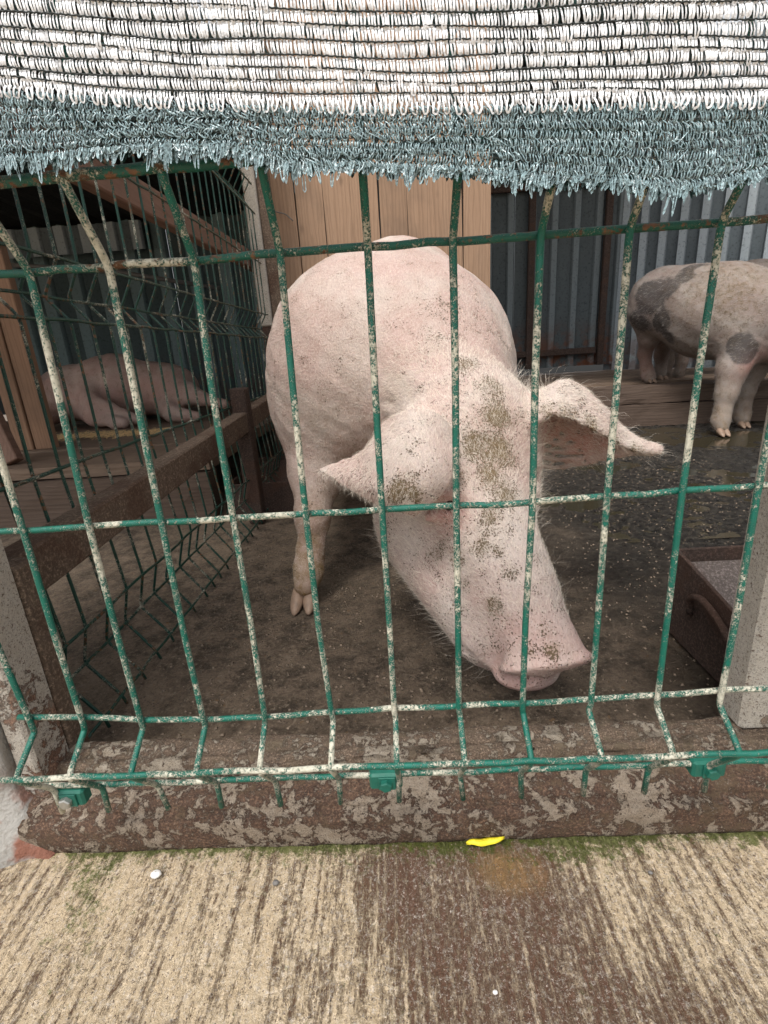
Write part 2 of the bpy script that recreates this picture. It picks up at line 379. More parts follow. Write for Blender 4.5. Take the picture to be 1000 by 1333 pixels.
M_HOOF = NM('horn_hoof', .5, .4); M_HOOF.color(M_HOOF.mix(M_HOOF.noise(70, 5), (.13, .09, .065), (.40, .27, .19))); M_HOOF.bump(M_HOOF.noise(200, 2), .001, .6); M_HOOF = M_HOOF.m
M_EYE = NM('dark_wet_eye', .08, .6); M_EYE.color((.02, .012, .008)); M_EYE = M_EYE.m
M_NOSTRIL = plain('nostril_dark', (.05, .02, .018), .6)

# ------------------------------------------------------------------ numpy smooth noise for relief
def vnoise(x, y, s, seed=0):
    r = np.random.default_rng(seed); T = r.random((256, 256))
    X, Y = x*s+37.3*seed, y*s+11.7*seed; xi, yi = np.floor(X).astype(int), np.floor(Y).astype(int); fx, fy = X-xi, Y-yi
    fx, fy = fx*fx*(3-2*fx), fy*fy*(3-2*fy); g = lambda a, b: T[a % 256, b % 256]
    return (g(xi, yi)*(1-fx)+g(xi+1, yi)*fx)*(1-fy)+(g(xi, yi+1)*(1-fx)+g(xi+1, yi+1)*fx)*fy
def fbm(x, y, s, o=4, seed=0):
    v = 0; a = 1; t = 0
    for i in range(o): v = v+a*vnoise(x, y, s*2**i, seed+i); t += a; a *= .5
    return v/t
def grid_sheet(name, xs, ys, zf, mt, attrs=None, kind=None, parent=None):
    X, Y = np.meshgrid(xs, ys); Z = zf(X, Y); nx, ny = len(xs), len(ys)
    V = np.stack([X.ravel(), Y.ravel(), Z.ravel()], 1)
    i = np.arange(ny-1)[:, None]*nx+np.arange(nx-1)[None, :]
    F = np.stack([i, i+1, i+1+nx, i+nx], -1).reshape(-1, 4)
    at = {k: f(X, Y).ravel() for k, f in (attrs or {}).items()}
    return mesh(name, V, F, mt, parent, True, at, kind)
def spread(lo, hi, step, far):
    a = list(np.arange(lo, hi+1e-9, step)); d = step; x = a[-1]; R = []
    while x < far: d *= 1.5; x += d; R.append(x)
    d = step; x = a[0]; L = []
    while x > -far: d *= 1.5; x -= d; L.append(x)
    return np.array(L[::-1]+a+R)

# ------------------------------------------------------------------ ground outside
GX = spread(-.45, .42, .0014, 150)
def gy():
    a = list(np.arange(-.16, .046, .0016)); d = .002; y = -.16; L = []
    while y > -150: d *= 1.5; y -= d; L.append(y)
    return np.array(L[::-1]+a+[.05, .06, .08])
def groove(X, Y):
    w1 = X+.0025*(fbm(X, Y, 9, 3, 5)-.5)+.002*(vnoise(X, Y*.4, 60, 9)-.5)
    g = vnoise(w1, Y*.05, 290, 3)*.65+vnoise(w1, Y*.09, 560, 6)*.35
    return g
def gz(X, Y):
    near = np.clip(1-np.maximum(np.abs(X)-.5, 0)*3, 0, 1)*np.clip(1-np.maximum(-.2-Y, 0)*4, 0, 1)
    worn = .35+.65*fbm(X, Y, 14, 3, 12)
    z = -.0012*(1-groove(X, Y))*near*worn*1.6 + .0011*(fbm(X, Y, 170, 3, 20)-.5)*near + .003*(fbm(X, Y, 12, 3, 8)-.5)*near
    return z-.001
def gs(X, Y):
    q = .5+1.0*fbm(X, Y, 9, 4, 33); return q*gs0(X, Y)
def gs0(X, Y):  # brown staining, strongest in the middle strip and to the near right
    return np.exp(-((X-.065+.12*(Y-.02))/.092)**2)*np.clip(1.15-(Y-.0)*9, 0, 1.1)*.95 + .35*np.exp(-((X-.2)/.07)**2-((Y+.1)/.05)**2) + .22*fbm(X, Y, 16, 3, 31)
def ga(X, Y):
    return np.exp(-np.maximum(.036-Y, 0)/.012)*(.35+.75*fbm(X, Y, 14, 3, 41))*np.where(X < -.30, .6, 1)+.44*np.exp(-((X+.285+.5*(Y+.02))/.022)**2)*np.exp(-((Y+.01)/.06)**2)+.35*np.exp(-((X-.16)/.05)**2-((Y-.02)/.018)**2)
def go_(X, Y): return (.35+.8*fbm(X, Y, 30, 4, 88))*1.3*np.exp(-(((X-.092+.25*(Y-.01))/.032)**2+((Y-.008)/.022)**2)**2)
tag(grid_sheet('ground', GX, gy(), gz, M_GROUND, {'groove': groove, 'stain': gs, 'algae': ga, 'orange': go_}), kind='structure', label='brushed concrete ground in front of the pig pen')

# ------------------------------------------------------------------ pen floor
FXs = spread(-1.0, 2.1, .0075, 9); FXs = FXs[(FXs > -6) & (FXs < 7)]
FYs = np.concatenate([[.08, .10], np.arange(.115, 3.0, .008), np.arange(3.02, 6, .1)])
def wetf(X, Y):
    n = fbm(X, Y, 3.2, 4, 50)
    a = 1/(1+np.exp(-((X-.22)+(Y-.75)*.35+(n-.5)*.9)*9))
    b = .55*np.exp(-((X+.0)/.25)**2-((Y-.45)/.2)**2)*n*1.6
    l = 1/(1+np.exp((X+.52)*25))*.25
    return np.clip(a+b*.6+l, 0, 1)
def fz(X, Y):
    ch = wetf(X, Y)
    return (fbm(X, Y, 60, 3, 60)-.5)*.006+(fbm(X, Y, 5, 3, 61)-.5)*.014*(.4+ch)+(fbm(X, Y, 26, 3, 66)-.5)*.012*ch*np.clip((X-.3)*2, 0, 1)-.002
tag(grid_sheet('floor', FXs, FYs, fz, M_FLOOR, {'wet': wetf}), kind='structure', label='wet dirty concrete floor inside the pen')
# shallow water standing in the low spots
PX = np.linspace(.35, 2.3, 90); PY = np.linspace(.75, 2.26, 60)
tag(grid_sheet('puddle', PX, PY, lambda X, Y: np.full_like(X, -.0032), M_WATER), kind='structure', label='murky water standing in the low spots of the floor')
def scatter(name, n, fx, r0, r1, mt, label, flat=.6):
    base = np.array([(1,0,0),(-1,0,0),(0,1,0),(0,-1,0),(0,0,1),(0,0,-1)], float); fc = np.array([(0,2,4),(2,1,4),(1,3,4),(3,0,4),(2,0,5),(1,2,5),(3,1,5),(0,3,5)])
    B = fx(n); r = r0+(r1-r0)*rng.random(n)**3; v = base[None]*(r[:, None, None]*rng.uniform(.6, 1.3, (n, 6, 1)))*np.array([1, 1, flat])
    a = rng.random(n)*6.28; c, s_ = np.cos(a)[:, None], np.sin(a)[:, None]
    V = np.stack([v[..., 0]*c-v[..., 1]*s_, v[..., 0]*s_+v[..., 1]*c, v[..., 2]], -1)+B[:, None, :]
    o = mesh(name, V.reshape(-1, 3), (fc[None]+6*np.arange(n)[:, None, None]).reshape(-1, 3), mt); tag(o, label, None, None, 'stuff'); return o
def fl(n):
    x, y = rng.uniform(-.42, 1.1, n), .13+1.7*rng.random(n)**1.5; return np.stack([x, y, fz(x, y)+.0003], 1)
scatter('gravel', 14000, fl, .0008, .0042, M_STONE, 'fine grit and small stones scattered over the pen floor')
def fg(n):
    x, y = rng.uniform(-.36, .34, n), rng.uniform(-.12, .035, n); return np.stack([x, y, gz(x, y)], 1)
scatter('grit', 5000, fg, .0003, .0012, M_STONE, 'loose grit on the brushed concrete')

# ------------------------------------------------------------------ sill, ledge, posts, pillar
def profile_bar(name, prof, xs, mt, parent=None, jz=.0012, seed=1, tilt=0):
    n = len(prof); V = []; prof = np.array(prof)
    XX, JJ = np.meshgrid(np.array(xs), np.arange(n), indexing='ij')
    A = (vnoise(XX, JJ*.31, 40, seed)-.5)*2*jz+(vnoise(XX, JJ*.9, 160, seed+3)-.5)*jz
    V = np.stack([XX, prof[None, :, 0]+A, prof[None, :, 1]+A+tilt*XX], -1).reshape(-1, 3)
    F = [(i*n+j, (i+1)*n+j, (i+1)*n+(j+1) % n, i*n+(j+1) % n) for i in range(len(xs)-1) for j in range(n)]
    F += [tuple(range(n)), tuple((len(xs)-1)*n+j for j in range(n-1, -1, -1))]
    return mesh(name, V, F, mt, parent, True)
sill = empty('threshold_frame', (0, .06, 0), 'rusty flaking steel threshold along the foot of the green wire mesh', 'threshold')
xs = np.arange(-.375, .80, .0045)
def densify(pr, k=4):
    out = []
    for a, b in zip(pr, pr[1:]+pr[:1]):
        for t in range(k): out.append((a[0]+(b[0]-a[0])*t/k, a[1]+(b[1]-a[1])*t/k))
    return out
front = [(.0375, -.002), (.0355, .006), (.0355, .029), (.0375, .0335), (.046, .0345), (.0475, .040), (.054, .0435), (.076, .045), (.080, .042), (.080, -.002)]
profile_bar('front_angle', densify(front, 3), xs, M_SILL, sill, .0008, 3)
back = [(.0805, -.002), (.0805, .052), (.084, .060), (.090, .0615), (.097, .058), (.103, .062), (.116, .060), (.121, .055), (.122, -.002)]
profile_bar('rear_ledge', densify(back, 3), xs, M_LEDGE, sill, .0020, 9)
def rough_box(name, lo, hi, mt, parent=None, amp=.0012, step=.02, seed=2, bev=.002, label=None):
    mb = MB(); mb.box(lo, hi, bev); o = mb.build(name, mt, parent)
    return o
pp = empty('steel_post', (-.38, .09, .0), 'steel post flaking white and rust at the front left corner of the pen', 'post', 'posts of the pen front')
mb = MB(); mb.box((-.382, .062, .036), (-.359, .1075, 1.35), .003)
o = mb.build('post_tube', M_POSTW, pp)
mb = MB(); mb.box((-.405, .108, .0), (-.358, .138, .275), .003); mb.build('post_angle', M_POSTR, pp)
pp2 = empty('steel_post', (.36, .12, .0), 'dirty white steel post standing on the rusty threshold at the right', 'post', 'posts of the pen front')
mb = MB(); mb.box((.343, .098, .0595), (.396, .140, 1.35), .004); mb.build('post_tube', M_POSTW2, pp2)
# plastered pillar, front left
def pillar():
    xs_ = np.linspace(0, 1, 40); zs = np.linspace(0, 1, 160); V = []; F = []
    path = []
    for t in np.linspace(0, 1, 44):   # plan curve: right side rounded into the front
        if t < .5: path.append((-.390+.008*math.sin(t*2*1.57), .13-.078*(t*2)))
        else: path.append((-.382-(t-.5)*2*.45-.0, .052-.018*math.sin(min(1, (t-.5)*8)*1.57)))
    pa = np.array(path); XX, ZZ = np.meshgrid(pa[:, 0]*3+pa[:, 1]*3, -.01+zs*1.3)
    BB = .006*(fbm(XX, ZZ, 9, 4, 70)-.5)+.030*np.maximum(0, .06-ZZ)/.06*(.5+fbm(XX/3, ZZ, 30, 2, 72))
    for k, z in enumerate(zs):
        Z = -.01+z*1.3
        for j, (x, y) in enumerate(path):
            b = BB[k, j]
            V.append((x+b+.0*Z, y-b*.7, Z))
    n = len(path); F = [(k*n+j, k*n+j+1, (k+1)*n+j+1, (k+1)*n+j) for k in range(len(zs)-1) for j in range(n-1)]
    m0 = len(V)
    for k, z in enumerate(zs): V.append((-.86, .13, -.01+z*1.3))
    for k in range(len(zs)-1):
        F.append((k*n+n-1, m0+k, m0+k+1, (k+1)*n+n-1)); F.append((m0+k, k*n, (k+1)*n, m0+k+1))
    F.append(tuple([(len(zs)-1)*n+j for j in range(n)]+[m0+len(zs)-1]))
    o = mesh('plastered_pillar', V, F, M_PLASTER, None, True); tag(o, 'rough grey plastered pillar beside the left steel post', 'pillar')
pillar()

# ------------------------------------------------------------------ wire mesh panels
panel = empty('wire_mesh_panel', (0, 0, .09), 'green welded wire mesh panel crusted with dirt, across the front of the pen', 'fence panel')
r1 = {1: -.199, 2: -.151, 3: -.100, 4: -.049, 5: .002, 6: .051, 7: .101, 8: .151, 9: .202}
r2 = {0: -.25, 1: -.203, 2: -.152, 3: -.102, 4: -.052, 5: .0, 6: .05, 7: .101, 8: .15, 9: .199, 10: .248}
r3 = {-1: -.291, 0: -.249, 1: -.202, 2: -.152, 3: -.103, 4: -.05, 5: -.001, 6: .049, 7: .098, 8: .15, 9: .2, 10: .247}
z3 = {-1: .189, 0: .185, 1: .181, 2: .178, 3: .179}
for i in range(-1, 19):
    x0 = .05*(i-5); a, b, c = r1.get(i, x0), r2.get(i, x0), r3.get(i, x0); k = random.uniform(-.0015, .0015)
    zz = .1795
    ctrl = [(a+.001, .0, 1.0), (a+.001, .0, .61), (a+k, .0, .578), (a+.001, -.030, .5435), (a, 0, .507), ((a+b)/2+random.uniform(-.0012, .0012), random.uniform(-.001, .001), .43), (b, 0, .346), ((b+c)/2+random.uniform(-.0014, .0014), random.uniform(-.001, .001), .26),
            (c, 0, .181), (c+k, .001, .176), (c+k*.5, -.029, .157), (c, 0, .118), (c+random.uniform(-.003, .003), .002, .090)]
    if i == -1: ctrl = ctrl[:]
    mb = MB(); mb.tube(smooth_path(ctrl, .012, .006), .0023, 8); mb.build('vertical_wire', M_WIRE, panel, True)
for z, y, mt in ((.6115, .004, M_WIRE_TOP), (.545, -.0275, M_WIRE_TOP), (.5075, .0038, M_WIRE_TOP), (.346, .0038, M_WIRE), (.1825, .0038, M_WIRE), (.1565, -.0275, M_WIRE), (.1165, .0042, M_WIRE), (.77, .004, M_WIRE_TOP), (.93, .004, M_WIRE_TOP)):
    x = -.303; pts = []
    while x < .70:
        dz = 0
        if z == .1825: dz = .006*max(0, -x-.2)/.1+.004*max(0, x-.15)/.1-.0035*math.exp(-((x+.12)/.08)**2)
        if z == .346: dz = .003*max(0, x-.1)/.15
        pts.append((x, y+random.uniform(-.0006, .0006), z+dz+random.uniform(-.0007, .0007))); x += .02
    r = .0030 if z == .545 else .00235
    mb = MB(); mb.tube(pts, r, 8); mb.build('horizontal_wire', mt, panel, True)
# clamps
def clamp(x, z, zinc):
    c = MB(); c.box((x-.0135, .000, z-.009), (x+.0135, .012, z+.007), .002)
    c.box((x-.006, -.0015, z-.0075), (x+.008, -.0002, z+.005), .0004)
    o = c.build('clamp', M_BRACKET, panel)
    b = MB(); n = 6; V = []
    for y, r in ((-.0016, .0052), (-.0052, .0052), (-.0060, .0042)):
        for k in range(n): V.append((x+r*math.cos(k*math.pi/3+.3), y, z-.001+r*math.sin(k*math.pi/3+.3)))
    F = [(j*n+k, j*n+(k+1) % n, (j+1)*n+(k+1) % n, (j+1)*n+k) for j in range(2) for k in range(n)]+[tuple(range(2*n, 3*n))]
    b.add(V, F); bo = mesh('bolt', np.array(b.V)-np.array(panel.location), b.F, M_BOLT if zinc else M_BRACKET, None); bo.parent = o
    bb = MB(); 
clamp(-.282, .1065, True); clamp(-.012, .113, False); clamp(.249, .114, False)

side = empty('wire_mesh_panel', (-.43, .9, .0), 'dull green wire mesh panel dividing the left pen from the pink pig', 'fence panel')
zr = [.02, .073, .130, .330, .515, .548, .594, .76, .913, .955, 1.0]
def lean(z): return .035*max(0, (.26-z)/.26)+.01*max(0, (.15-z)/.15)
zoff = {.073: -.028, .548: -.028, .955: -.028}
ny = 0; y = .16
while y < 1.60:
    j = random.uniform(-.004, .004); ctrl = []
    for z in [1.01]+zr[::-1]+[-.004]:
        zz = max(z, .004); ctrl.append((-.43+zoff.get(z, 0)+lean(z), y+j*(z < .2)*2+random.uniform(-.0015, .0015), zz))
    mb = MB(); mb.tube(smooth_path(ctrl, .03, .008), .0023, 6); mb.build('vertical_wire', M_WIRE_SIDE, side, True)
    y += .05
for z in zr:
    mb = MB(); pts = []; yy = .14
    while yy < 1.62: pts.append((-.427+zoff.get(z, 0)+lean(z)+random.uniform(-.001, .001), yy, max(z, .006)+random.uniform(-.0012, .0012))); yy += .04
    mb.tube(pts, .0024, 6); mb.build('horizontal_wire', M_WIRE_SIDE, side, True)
# rusty rail with its stub post
rail = empty('steel_rail', (-.41, .8, .24), 'rusty square steel rail running back along the side mesh', 'rail')
mb = MB(); V = []; 
def beam(mb, a, b, wx, wz):
    (x0, y0, z0), (x1, y1, z1) = a, b
    V = []
    for (x, y, z) in (a, b): V += [(x-wx, y, z-wz), (x+wx, y, z-wz), (x+wx, y, z+wz), (x-wx, y, z+wz)]
    mb.add(V, [(3,2,1,0),(4,5,6,7),(0,1,5,4),(1,2,6,5),(2,3,7,6),(3,0,4,7)])
beam(mb, (-.405, .138, .243), (-.405, 1.66, .322), .018, .0265); o = mb.build('rail_tube', M_POSTR, rail)
bv = o.modifiers.new('bev', 'BEVEL'); bv.width = .003
mb = MB(); mb.box((-.425, 1.02, 0), (-.383, 1.062, .378), .003); mb.build('stub_post', M_DKRUST, rail)
# post at the end of the side mesh
ep = empty('corner_post', (-.42, 1.68, 0), 'tall square post, white above and rusty brown below, at the end of the side mesh', 'post')
mb = MB(); mb.box((-.468, 1.625, .56), (-.425, 1.705, 1.9), .004); mb.build('white_tube', M_POSTW2, ep)
mb = MB(); mb.box((-.424, 1.64, 0), (-.385, 1.70, 1.9), .003); mb.build('brown_tube', M_POSTR, ep)
mb = MB(); mb.box((-.466, 1.63, 0), (-.426, 1.70, .559), .003); mb.build('rusty_base', M_DKRUST, ep)
# batten behind the side mesh
mb = MB(); beam(mb, (-.495, .25, .772), (-.495, 1.9, .795), .016, .030); o = mb.build('timber_batten', M_BATTEN)
o.modifiers.new('bev', 'BEVEL').width = .003; tag(o, 'brown timber batten crossing the top of the left pen behind the mesh', 'batten')

# ------------------------------------------------------------------ plank wall behind the pink pig
pw = empty('plank_wall', (0, 1.83, 0), 'upright pine board partition behind the large pink pig', 'partition')
px = -.424
for i in range(8):
    w_ = .1035; g = .0028; l = random.uniform(-.002, .002)
    mb = MB(); y0 = 1.80+random.uniform(0, .006)
    V = []
    zs = np.linspace(.02, 1.75, 14)
    for z in zs:
        s0 = .0016*math.sin(z*5+i*2); 
        for (x, y) in ((px+g/2+s0+l*z, y0), (px+w_-g/2+s0+l*z, y0), (px+w_-g/2+s0+l*z, y0+.022), (px+g/2+s0+l*z, y0+.022)): V.append((x, y, z))
    F = [(k*4+a, k*4+(a+1) % 4, (k+1)*4+(a+1) % 4, (k+1)*4+a) for k in range(13) for a in range(4)]+[(3,2,1,0), tuple(13*4+a for a in range(4))]
    mb.add(V, F); mb.build('plank', M_PLANK, pw); px += w_
for z in (.35, 1.3):
    mb = MB(); mb.box((-.42, 1.831, z), (.40, 1.87, z+.07), .002); mb.build('crosspiece', M_BATTEN, pw)
mb = MB(); mb.tube(smooth_path([(-.43, 1.79, 1.0), (-.40, 1.785, .965), (-.36, 1.79, .955), (-.335, 1.788, .93)], .01, .01), .002, 6)
tag(mb.build('rope', M_CABLE, None, True), 'short dark cord hanging on the left edge of the board partition', 'cord')

# ------------------------------------------------------------------ corrugated walls
def corrugated(name, p0, p1, z0, z1, pitch, mt, label, depth=.022, flat=.55, parts=1, sx=1.0):
    QA = []
    a = np.array(p0, float); b = np.array(p1, float); L = np.linalg.norm(b-a); d = (b-a)/L; nrm = np.array([d[1], -d[0]])
    root = empty(name, (a[0], a[1], z0), label, 'wall')
    n = int(math.ceil(L/pitch)); per = int(math.ceil(n/parts))
    for s in range(parts):
        pr = []
        for k in range(s*per, min(n, (s+1)*per)):
            o0 = k*pitch
            for u, q in ((0, 0), (flat*.98, 0), (flat+.08, 1), (.92, 1)): pr.append((o0+u*pitch, q*depth))
        pr.append((pr[-1][0]+.08*pitch, 0)); V = []
        for z in (z0, z1):
            for u, q in pr: p = a+d*u+nrm*(q+.003*(s % 2)); V.append((p[0], p[1], z))
        m_ = len(pr); F = [(i, i+1, m_+i+1, m_+i) for i in range(m_-1)]
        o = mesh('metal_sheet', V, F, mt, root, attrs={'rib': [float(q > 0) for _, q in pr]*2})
        o.modifiers.new('thick', 'SOLIDIFY').thickness = .0015
    return root
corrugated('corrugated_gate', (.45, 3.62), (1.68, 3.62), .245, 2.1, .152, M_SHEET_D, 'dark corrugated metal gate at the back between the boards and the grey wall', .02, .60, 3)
gf = empty('gate_frame', (1.0, 3.58, .245), 'rusty brown tube frame carrying the dark corrugated gate', 'frame')
for (a, b) in (((.45, 3.575, .352), (1.50, 3.575, .330)), ((.45, 3.575, 1.43), (1.50, 3.575, 1.40))):
    mb = MB(); beam(mb, (0, 0, 0), (0, 1, 0), .015, .02); 
    mb = MB(); mb.box((a[0], 3.56, a[2]-.022), (b[0], 3.585, a[2]+.022), .003); mb.build('frame_rail', M_FRAME, gf)
for x in (.99, 1.51):
    mb = MB(); mb.box((x, 3.556, .245), (x+.045, 3.59, 2.1), .003); mb.build('frame_upright', M_FRAME, gf)
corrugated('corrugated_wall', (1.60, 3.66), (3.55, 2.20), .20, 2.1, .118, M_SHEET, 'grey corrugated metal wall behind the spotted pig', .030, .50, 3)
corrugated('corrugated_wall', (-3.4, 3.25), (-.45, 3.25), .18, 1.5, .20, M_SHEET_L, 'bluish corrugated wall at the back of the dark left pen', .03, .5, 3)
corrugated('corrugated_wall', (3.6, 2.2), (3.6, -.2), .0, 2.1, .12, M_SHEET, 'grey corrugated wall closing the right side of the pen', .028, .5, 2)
# upper strip in the left pen, its light put into a paler sheet
o = corrugated('corrugated_strip', (-2.45, 3.12), (-1.55, 3.12), 1.14, 1.30, .16, M_SHEET, 'short strip of corrugated sheet high in the left pen, coloured lighter as lit', .02, .5, 1)
# roofs; the main pen's is unseen, added and trimmed to shade its back
def roof(name, x0, x1, y0, y1, z0, z1, label):
    mb = MB(); V = []; n = 40
    for k in range(n+1):
        x = x0+(x1-x0)*k/n; h = .015*(k % 2)
        for (y, z) in ((y0, z0), (y1, z1)):
            V += [(x, y, z+h), (x, y, z+h-.004)]
    F = []
    for k in range(n):
        a = k*4; F += [(a, a+4, a+6, a+2), (a+1, a+3, a+7, a+5), (a, a+1, a+5, a+4), (a+2, a+6, a+7, a+3)]
    mb.add(V, F); tag(mb.build(name, M_ROOF), label, 'roof')
roof('added_shade_roof', -.40, 1.95, 1.75, 4.3, 2.05, 2.15, 'unseen sheet roof added to shade the back of the main pen')
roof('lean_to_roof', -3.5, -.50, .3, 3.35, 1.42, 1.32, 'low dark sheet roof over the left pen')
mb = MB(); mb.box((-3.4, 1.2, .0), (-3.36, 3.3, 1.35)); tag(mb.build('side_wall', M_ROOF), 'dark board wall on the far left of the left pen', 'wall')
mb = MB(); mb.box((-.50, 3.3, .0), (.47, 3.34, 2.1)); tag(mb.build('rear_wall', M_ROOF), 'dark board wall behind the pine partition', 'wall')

# ------------------------------------------------------------------ timber platforms
pl_ = empty('timber_platform', (1.2, 2.9, 0), 'raised dark timber platform under the rear pigs', 'platform')
mb = MB(); beam(mb, (0, 0, 0), (0, 0, 0), 0, 0)
def longbox(name, x0, x1, ya, yb, z0, z1, mt, parent, jit=.004, seed=0, skew=0.0):
    xs_ = np.arange(x0, x1, .05); V = []; pr = densify([(ya, z0), (ya, z1), (yb, z1), (yb, z0)], 3); n = len(pr)
    XX, JJ = np.meshgrid(xs_, np.arange(n), indexing='ij'); A = (fbm(XX, JJ*.37+seed, 12, 3, 80+seed)-.5)*2*jit; pr = np.array(pr)
    V = np.stack([XX, pr[None, :, 0]+A-skew*(XX-x0), pr[None, :, 1]+A], -1).reshape(-1, 3)
    F = [(i*n+j, (i+1)*n+j, (i+1)*n+(j+1) % n, i*n+(j+1) % n) for i in range(len(xs_)-1) for j in range(n)]+[tuple(range(n)), tuple((len(xs_)-1)*n+j for j in range(n-1, -1, -1))]
    return mesh(name, V, F, mt, parent)
longbox('beam', .42, 2.4, 2.32, 2.46, .0, .108, M_DARKWOOD, pl_, .005, 1, .10)
longbox('beam', .42, 2.4, 2.335, 2.48, .112, .194, M_DARKWOOD, pl_, .006, 2, .10)
yy = 2.485
for k in range(8):
    longbox('board', .42, 2.9, yy, yy+.142, .165, .196+random.uniform(-.004, .002), M_PLATW, pl_, .002, 3+k, .0 if k > 1 else .0); yy += .147
lp = empty('timber_platform', (-1.5, 2.0, 0), 'low board platform under the sleeping pig in the left pen', 'platform')
ys_ = [1.12, 1.42, 1.72, 2.02, 2.32, 2.62, 2.92]
for k, y in enumerate(ys_):
    longbox('board', -2.4, -.50, y, y+.294, .145, .182+random.uniform(-.004, .003), M_PLATW, lp, .002, 20+k)
longbox('beam', -2.4, -.50, 1.10, 1.17, .0, .14, M_DARKWOOD, lp, .004, 30)
longbox('beam', -2.4, -.50, 3.0, 3.07, .0, .14, M_DARKWOOD, lp, .004, 31)
def strawp():
    return random.uniform(-1.6, -.95), random.gauss(1.75, .05), .1865
V, F = [], []
for i in range(1800):
    x, y, z = strawp(); a = random.random()*3.14; l = random.uniform(.004, .014); c, s_ = math.cos(a)*l, math.sin(a)*l; k = len(V)
    V += [(x-c, y-s_, z), (x+c, y+s_, z+.002), (x+c-s_*.2, y+s_+c*.2, z+.003), (x-c-s_*.2, y-s_+c*.2, z+.001)]; F.append((k, k+1, k+2, k+3))
tag(mesh('straw', V, F, M_STRAW), 'scattered chopped straw on the left platform', kind='stuff')
# timber uprights on the left
tp = empty('timber_post', (-1.32, 1.5, 0), 'pale squared timber post standing in the left pen', 'post', 'uprights at the left edge')
mb = MB(); mb.box((-1.385, 1.46, .183), (-1.318, 1.50, 1.42), .003); mb.build('post_plank', M_TIMBER, tp)
mb = MB(); mb.box((-1.314, 1.465, .183), (-1.245, 1.50, 1.42), .003); mb.build('post_plank', M_TIMBER, tp)
mb = MB(); beam(mb, (0, 0, 0), (0, 0, 0), 0, 0)
def leaning(a, b, w_, d, name, mt, label, cat, group=None):
    a, b = Vector(a), Vector(b); t = (b-a).normalized(); sx = Vector((1, 0, 0)); sx = (sx-t*sx.dot(t)).normalized(); sy = t.cross(sx)
    V = []
    for p in (a, b):
        for u, v in ((-1, -1), (1, -1), (1, 1), (-1, 1)): V.append(p+sx*u*w_/2+sy*v*d/2)
    o = mesh(name, V, [(3,2,1,0),(4,5,6,7),(0,1,5,4),(1,2,6,5),(2,3,7,6),(3,0,4,7)], mt); o.modifiers.new('bev', 'BEVEL').width = .003
    return tag(o, label, cat, group)
leaning((-1.20, 1.20, .186), (-1.46, 1.38, .80), .055, .035, 'leaning_board', M_BATTEN, 'narrow scuffed board leaning against the pale timber post', 'board')
# long pipe in left pen
mb = MB(); mb.tube([(-2.1, 2.6, 1.02), (-1.5, 2.75, .96), (-1.0, 2.9, .86)], .012, 8); tag(mb.build('pipe', M_CABLE, None, True), 'dark pipe running along the back of the left pen', 'pipe')

# ------------------------------------------------------------------ troughs
def trough(name, x0, x1, y0, y1, h, t, label, slope, mt, mi, handle=False):
    r = empty(name, ((x0+x1)/2, (y0+y1)/2, 0), label, 'trough', 'steel feed troughs')
    def plate(nm, P, q, m_):
        o = mesh(nm, P, [tuple(range(len(P)))], m_, r); s = o.modifiers.new('t', 'SOLIDIFY'); s.thickness = q; s.offset = 0; o.modifiers.new('b', 'BEVEL').width = .001; return o
    zf = h-slope
    plate('side_plate', [(x0, y0, .0), (x0, y1, .0), (x0, y1, h), (x0, y0, zf)], t, mt)
    plate('side_plate', [(x1, y0, .0), (x1, y0, zf), (x1, y1, h), (x1, y1, .0)], t, mt)
    plate('front_plate', [(x0, y0, .0), (x0, y0, zf), (x1, y0, zf), (x1, y0, .0)], t, mt)
    plate('back_plate', [(x0, y1, .0), (x1, y1, .0), (x1, y1, h), (x0, y1, h)], t, mt)
    ym = (y0+y1)/2
    plate('bottom_plate', [(x0, y0+.01, zf*.75), (x0, ym, .03), (x1, ym, .03), (x1, y0+.01, zf*.75)], .003, mi)
    plate('bottom_plate', [(x0, ym, .0305), (x0, y1-.005, h*.85), (x1, y1-.005, h*.85), (x1, ym, .0305)], .003, mi)
    if handle:
        mb = MB(); mb.tube(smooth_path([(x0-.006, y1-.06, .062), (x0-.011, y1-.062, .088), (x0-.013, y1-.085, .102), (x0-.012, y1-.11, .098), (x0-.011, y1-.14, .085), (x0-.008, y1-.19, .05)], .006, .02), .005, 8); mb.build('handle', mt, r, True)
    return r
M_TIN = rust_mat('grey_trough_inside', ((.10, .078, .068), (.20, .165, .15)), False)  # inside plates in a paler grey brown than the outer plates
trough('feed_trough', .425, .80, .165, .385, .137, .006, 'dark rusty steel trough with bent rod handle at the lower right', .045, M_DKRUST, M_TIN, True)
trough('feed_trough', -.50, -.27, 1.10, 1.50, .10, .008, 'dark steel trough behind the pink pig beside the stub post', -.0, M_DKRUST, M_DKRUST)

